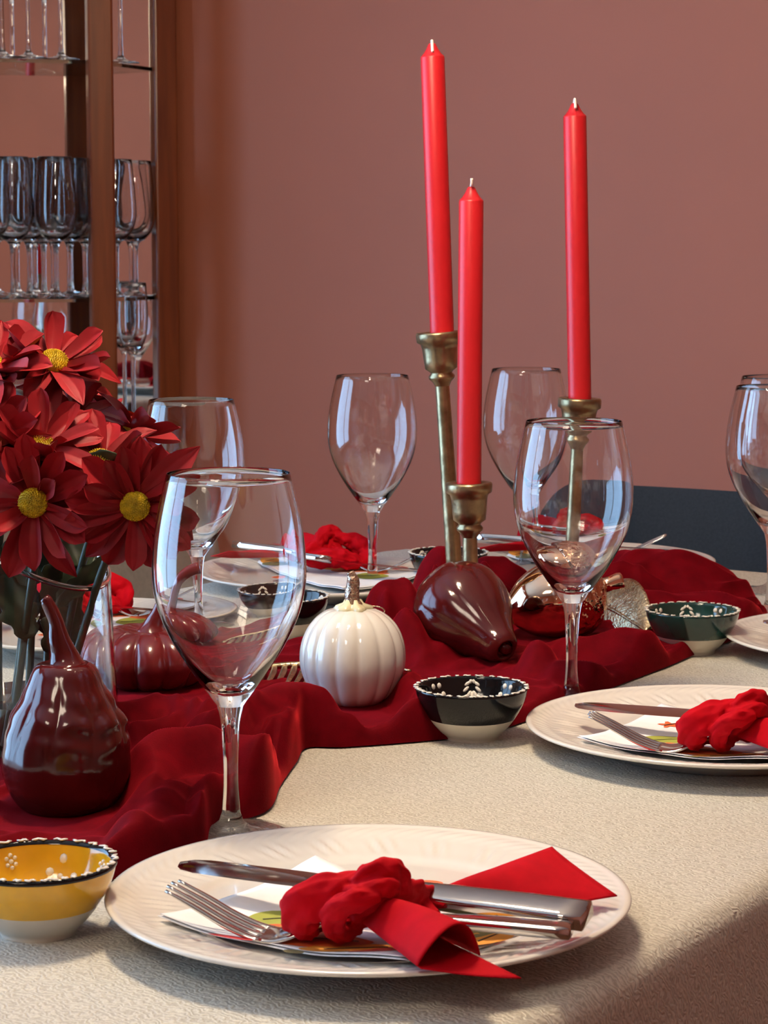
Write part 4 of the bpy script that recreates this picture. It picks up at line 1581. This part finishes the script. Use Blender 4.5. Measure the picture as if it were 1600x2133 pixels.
def chair(name, label, cen, fwd, wid, fab, top_z, corner):
    """cen: floor point under the middle of the back; fwd: unit vector from back to seat front"""
    root = thing(name, label, 'chair', (cen[0], cen[1], 0))
    fw = np.array([fwd[0], fwd[1], 0])
    sd = np.array([-fw[1], fw[0], 0])
    seat_z = 0.46

    def panel(u, v):
        # rounded upholstered panel, outline with rounded top corners
        x = (2 * u - 1)
        z0, z1 = seat_z + 0.03, top_z
        ww = wid / 2
        ex = abs(x)
        cut = 0.0
        xc = ww * x
        d = abs(xc) - (ww - corner)
        if d > 0:
            cut = corner - math.sqrt(max(0, corner ** 2 - d ** 2))
        z = z0 + (z1 - cut - z0) * v
        bow = 0.035 * (1 - x * x) - 0.06 * (1 - v)
        return sd * xc - fw * bow + np.array([0, 0, z])
    b = build('backrest', gridsurf(panel, 61, 24), fab, root)
    solid(b, 0.045, 0.0)
    bevel(b, 0.012, 3)
    s = bevel(build('seat', box(fw * 0.19 + np.array([0, 0, seat_z - 0.03]), (0.40, wid, 0.09), rows(fw, sd)), fab, root, smooth=False), 0.02, 4)
    for a in (0.02, 0.35):
        for c in (-1, 1):
            p = fw * a + sd * c * (wid / 2 - 0.04)
            build('leg', sweep([p + np.array([0, 0, 0]), p + np.array([0, 0, seat_z - 0.07])], [0.013, 0.019], n=12, power=4), 'darkwood', root)
    return root


cr = W(1118, 1120, 2.99)
cc = cr + N * 0.25
chair('dining_chair', 'dark navy upholstered chair at the far head of the table', cc, -U, 0.50, 'navy', TZ + 0.050, 0.085)
cr = W(408, 1100, 2.90)
cc = cr - U * 0.25
chair('dining_chair', 'taupe upholstered chair back behind the flowers at the table side', cc, N, 0.50, 'taupe', TZ + 0.048, 0.04)

# ------------------------------------------------------------------ display cabinet with mirrored back
XA = [W(-560, 0, 3.64)[:2], W(205, 0, 3.78)[:2], W(338, 0, 3.96)[:2]]   # plan of the left, front and rear posts
cab = thing('display_cabinet', 'tall wooden display cabinet with glass shelves and mirrored back', 'cabinet', (XA[1][0], XA[1][1], 0))
cb = np.array([XA[1][0], XA[1][1], 0])
CABH = 2.1
for (p, w, ang) in ((XA[0], 0.042, 0.1), (XA[1], 0.041, 0.25), (XA[2], 0.040, 0.35)):
    c, s = math.cos(ang), math.sin(ang)
    bevel(build('post', box((p[0] - cb[0], p[1] - cb[1], CABH / 2), (w, w, CABH), [[c, s, 0], [-s, c, 0], [0, 0, 1]]), 'wood', cab, smooth=False), 0.004)
back_r = XA[2] + np.array([0.014, 0.012])
back_l = XA[0] + np.array([-0.02, 0.16])
inner = [XA[0] + np.array([0.0, 0.012]), XA[1] + np.array([-0.006, 0.014]), XA[2] + np.array([-0.016, -0.004]), back_r + np.array([-0.038, -0.006]), back_l + np.array([0, -0.01])]
poly = [(p[0] - cb[0], p[1] - cb[1]) for p in inner]
SHELF = []
for ypx in (124, 622, 905):
    z = W(205, ypx, 3.78)[2]
    SHELF.append(z)
    build('shelf', prism(poly, z - 0.006, z), 'shelf', cab, smooth=False)
mv = back_r - back_l
ml = np.linalg.norm(mv)
mv /= ml
mc = (back_r + back_l) / 2
build('mirror_back', box((mc[0] - cb[0], mc[1] - cb[1] + 0.004, CABH / 2), (ml, 0.006, CABH - 0.2), [[mv[0], mv[1], 0], [-mv[1], mv[0], 0], [0, 0, 1]]), 'mirror', cab, smooth=False)
outl = [XA[0] + np.array([-0.03, -0.03]), XA[1] + np.array([0.01, -0.03]), XA[2] + np.array([0.025, -0.01]), back_r + np.array([0.01, 0.03]), back_l + np.array([-0.03, 0.03])]
poly2 = [(p[0] - cb[0], p[1] - cb[1]) for p in outl]
bevel(build('plinth', prism(poly2, 0.0, 0.12), 'wood', cab, smooth=False), 0.004)
bevel(build('cornice', prism(poly2, CABH - 0.08, CABH), 'wood', cab, smooth=False), 0.004)

# glasses in the cabinet
cg = thing('cabinet_wine_glass', 'clear wine glass on the middle cabinet shelf, right of the front post', 'wine glass', (0, 0, 0), 'wine glasses in the cabinet')
o2 = smooth_prof([(0.0058, 0.010), (0.0042, 0.024), (0.0040, 0.06), (0.0050, 0.083), (0.0085, 0.092)], 10)
b2 = smooth_prof([(0.0085, 0.092), (0.018, 0.098), (0.029, 0.112), (0.0345, 0.132), (0.0350, 0.150), (0.0325, 0.185), (0.0285, 0.229)], 26)
i2 = smooth_prof([(0.0275, 0.229), (0.0314, 0.185), (0.0339, 0.150), (0.0333, 0.132), (0.0275, 0.1135), (0.016, 0.1015), (0.004, 0.098)], 26) + [(0, 0.0976)]
f2 = [(0.033, 0.0), (0.0336, 0.0012), (0.031, 0.002), (0.018, 0.0036), (0.009, 0.0065), (0.0058, 0.010)]
glass_parts(cg, f2 + o2[1:] + b2[1:] + [(0.028, 0.2296)], i2, len(f2) + len(o2) - 2, len(f2) - 1, 40)


def shelf_at(px, d, k):
    p = W(px, 600, d)
    return (p[0], p[1], SHELF[k] + 0.0008)


cg.location = shelf_at(243, 3.86, 1)
row = [(283, 3.93, 'clear wine glass on the middle cabinet shelf next to the rear post'),
       (-20, 3.74, 'wine glass on the middle cabinet shelf cut by the left edge'),
       (28, 3.74, 'leftmost whole wine glass on the middle cabinet shelf, in the front row'),
       (62, 3.80, 'wine glass in the rear row of the middle cabinet shelf, farthest left'),
       (92, 3.845, 'second wine glass from the left in the rear row of the middle shelf'),
       (118, 3.74, 'wine glass in the front row of the middle shelf, nearest the front post'),
       (146, 3.80, 'wine glass third from the left in the rear row of the middle shelf'),
       (178, 3.83, 'wine glass on the middle shelf half hidden by the front post')]
for px, d, lab in row:
    placed(cg, shelf_at(px, d, 1), lab)
# tall slim glasses on the top shelf
fg = thing('cabinet_flute', 'slim clear glass on the top cabinet shelf, right of the front post', 'wine glass', (0, 0, 0), 'slim glasses in the cabinet')
o3 = smooth_prof([(0.0050, 0.012), (0.0036, 0.03), (0.0034, 0.09), (0.0040, 0.118), (0.0075, 0.128)], 10)
b3 = smooth_prof([(0.0075, 0.128), (0.016, 0.138), (0.023, 0.155), (0.0265, 0.180), (0.0262, 0.21), (0.024, 0.248)], 22)
i3 = smooth_prof([(0.0231, 0.248), (0.0252, 0.21), (0.0254, 0.180), (0.0218, 0.156), (0.0145, 0.1405), (0.004, 0.135)], 22) + [(0, 0.1346)]
f3 = [(0.031, 0.0), (0.0316, 0.0012), (0.029, 0.002), (0.016, 0.0040), (0.008, 0.0072), (0.0050, 0.012)]
glass_parts(fg, f3 + o3[1:] + b3[1:] + [(0.0235, 0.2486)], i3, len(f3) + len(o3) - 2, len(f3) - 1, 36)
fg.location = shelf_at(258, 3.87, 0)
for px, d, lab in ((15, 3.75, 'leftmost slim glass on the top cabinet shelf'), (68, 3.77, 'slim glass in the middle of the top cabinet shelf'),
                   (135, 3.80, 'slim glass on the top cabinet shelf just left of the front post')):
    placed(fg, shelf_at(px, d, 0), lab)
placed(fg, shelf_at(275, 3.90, 2), 'clear tulip glass on the lower cabinet shelf beside the flowers')
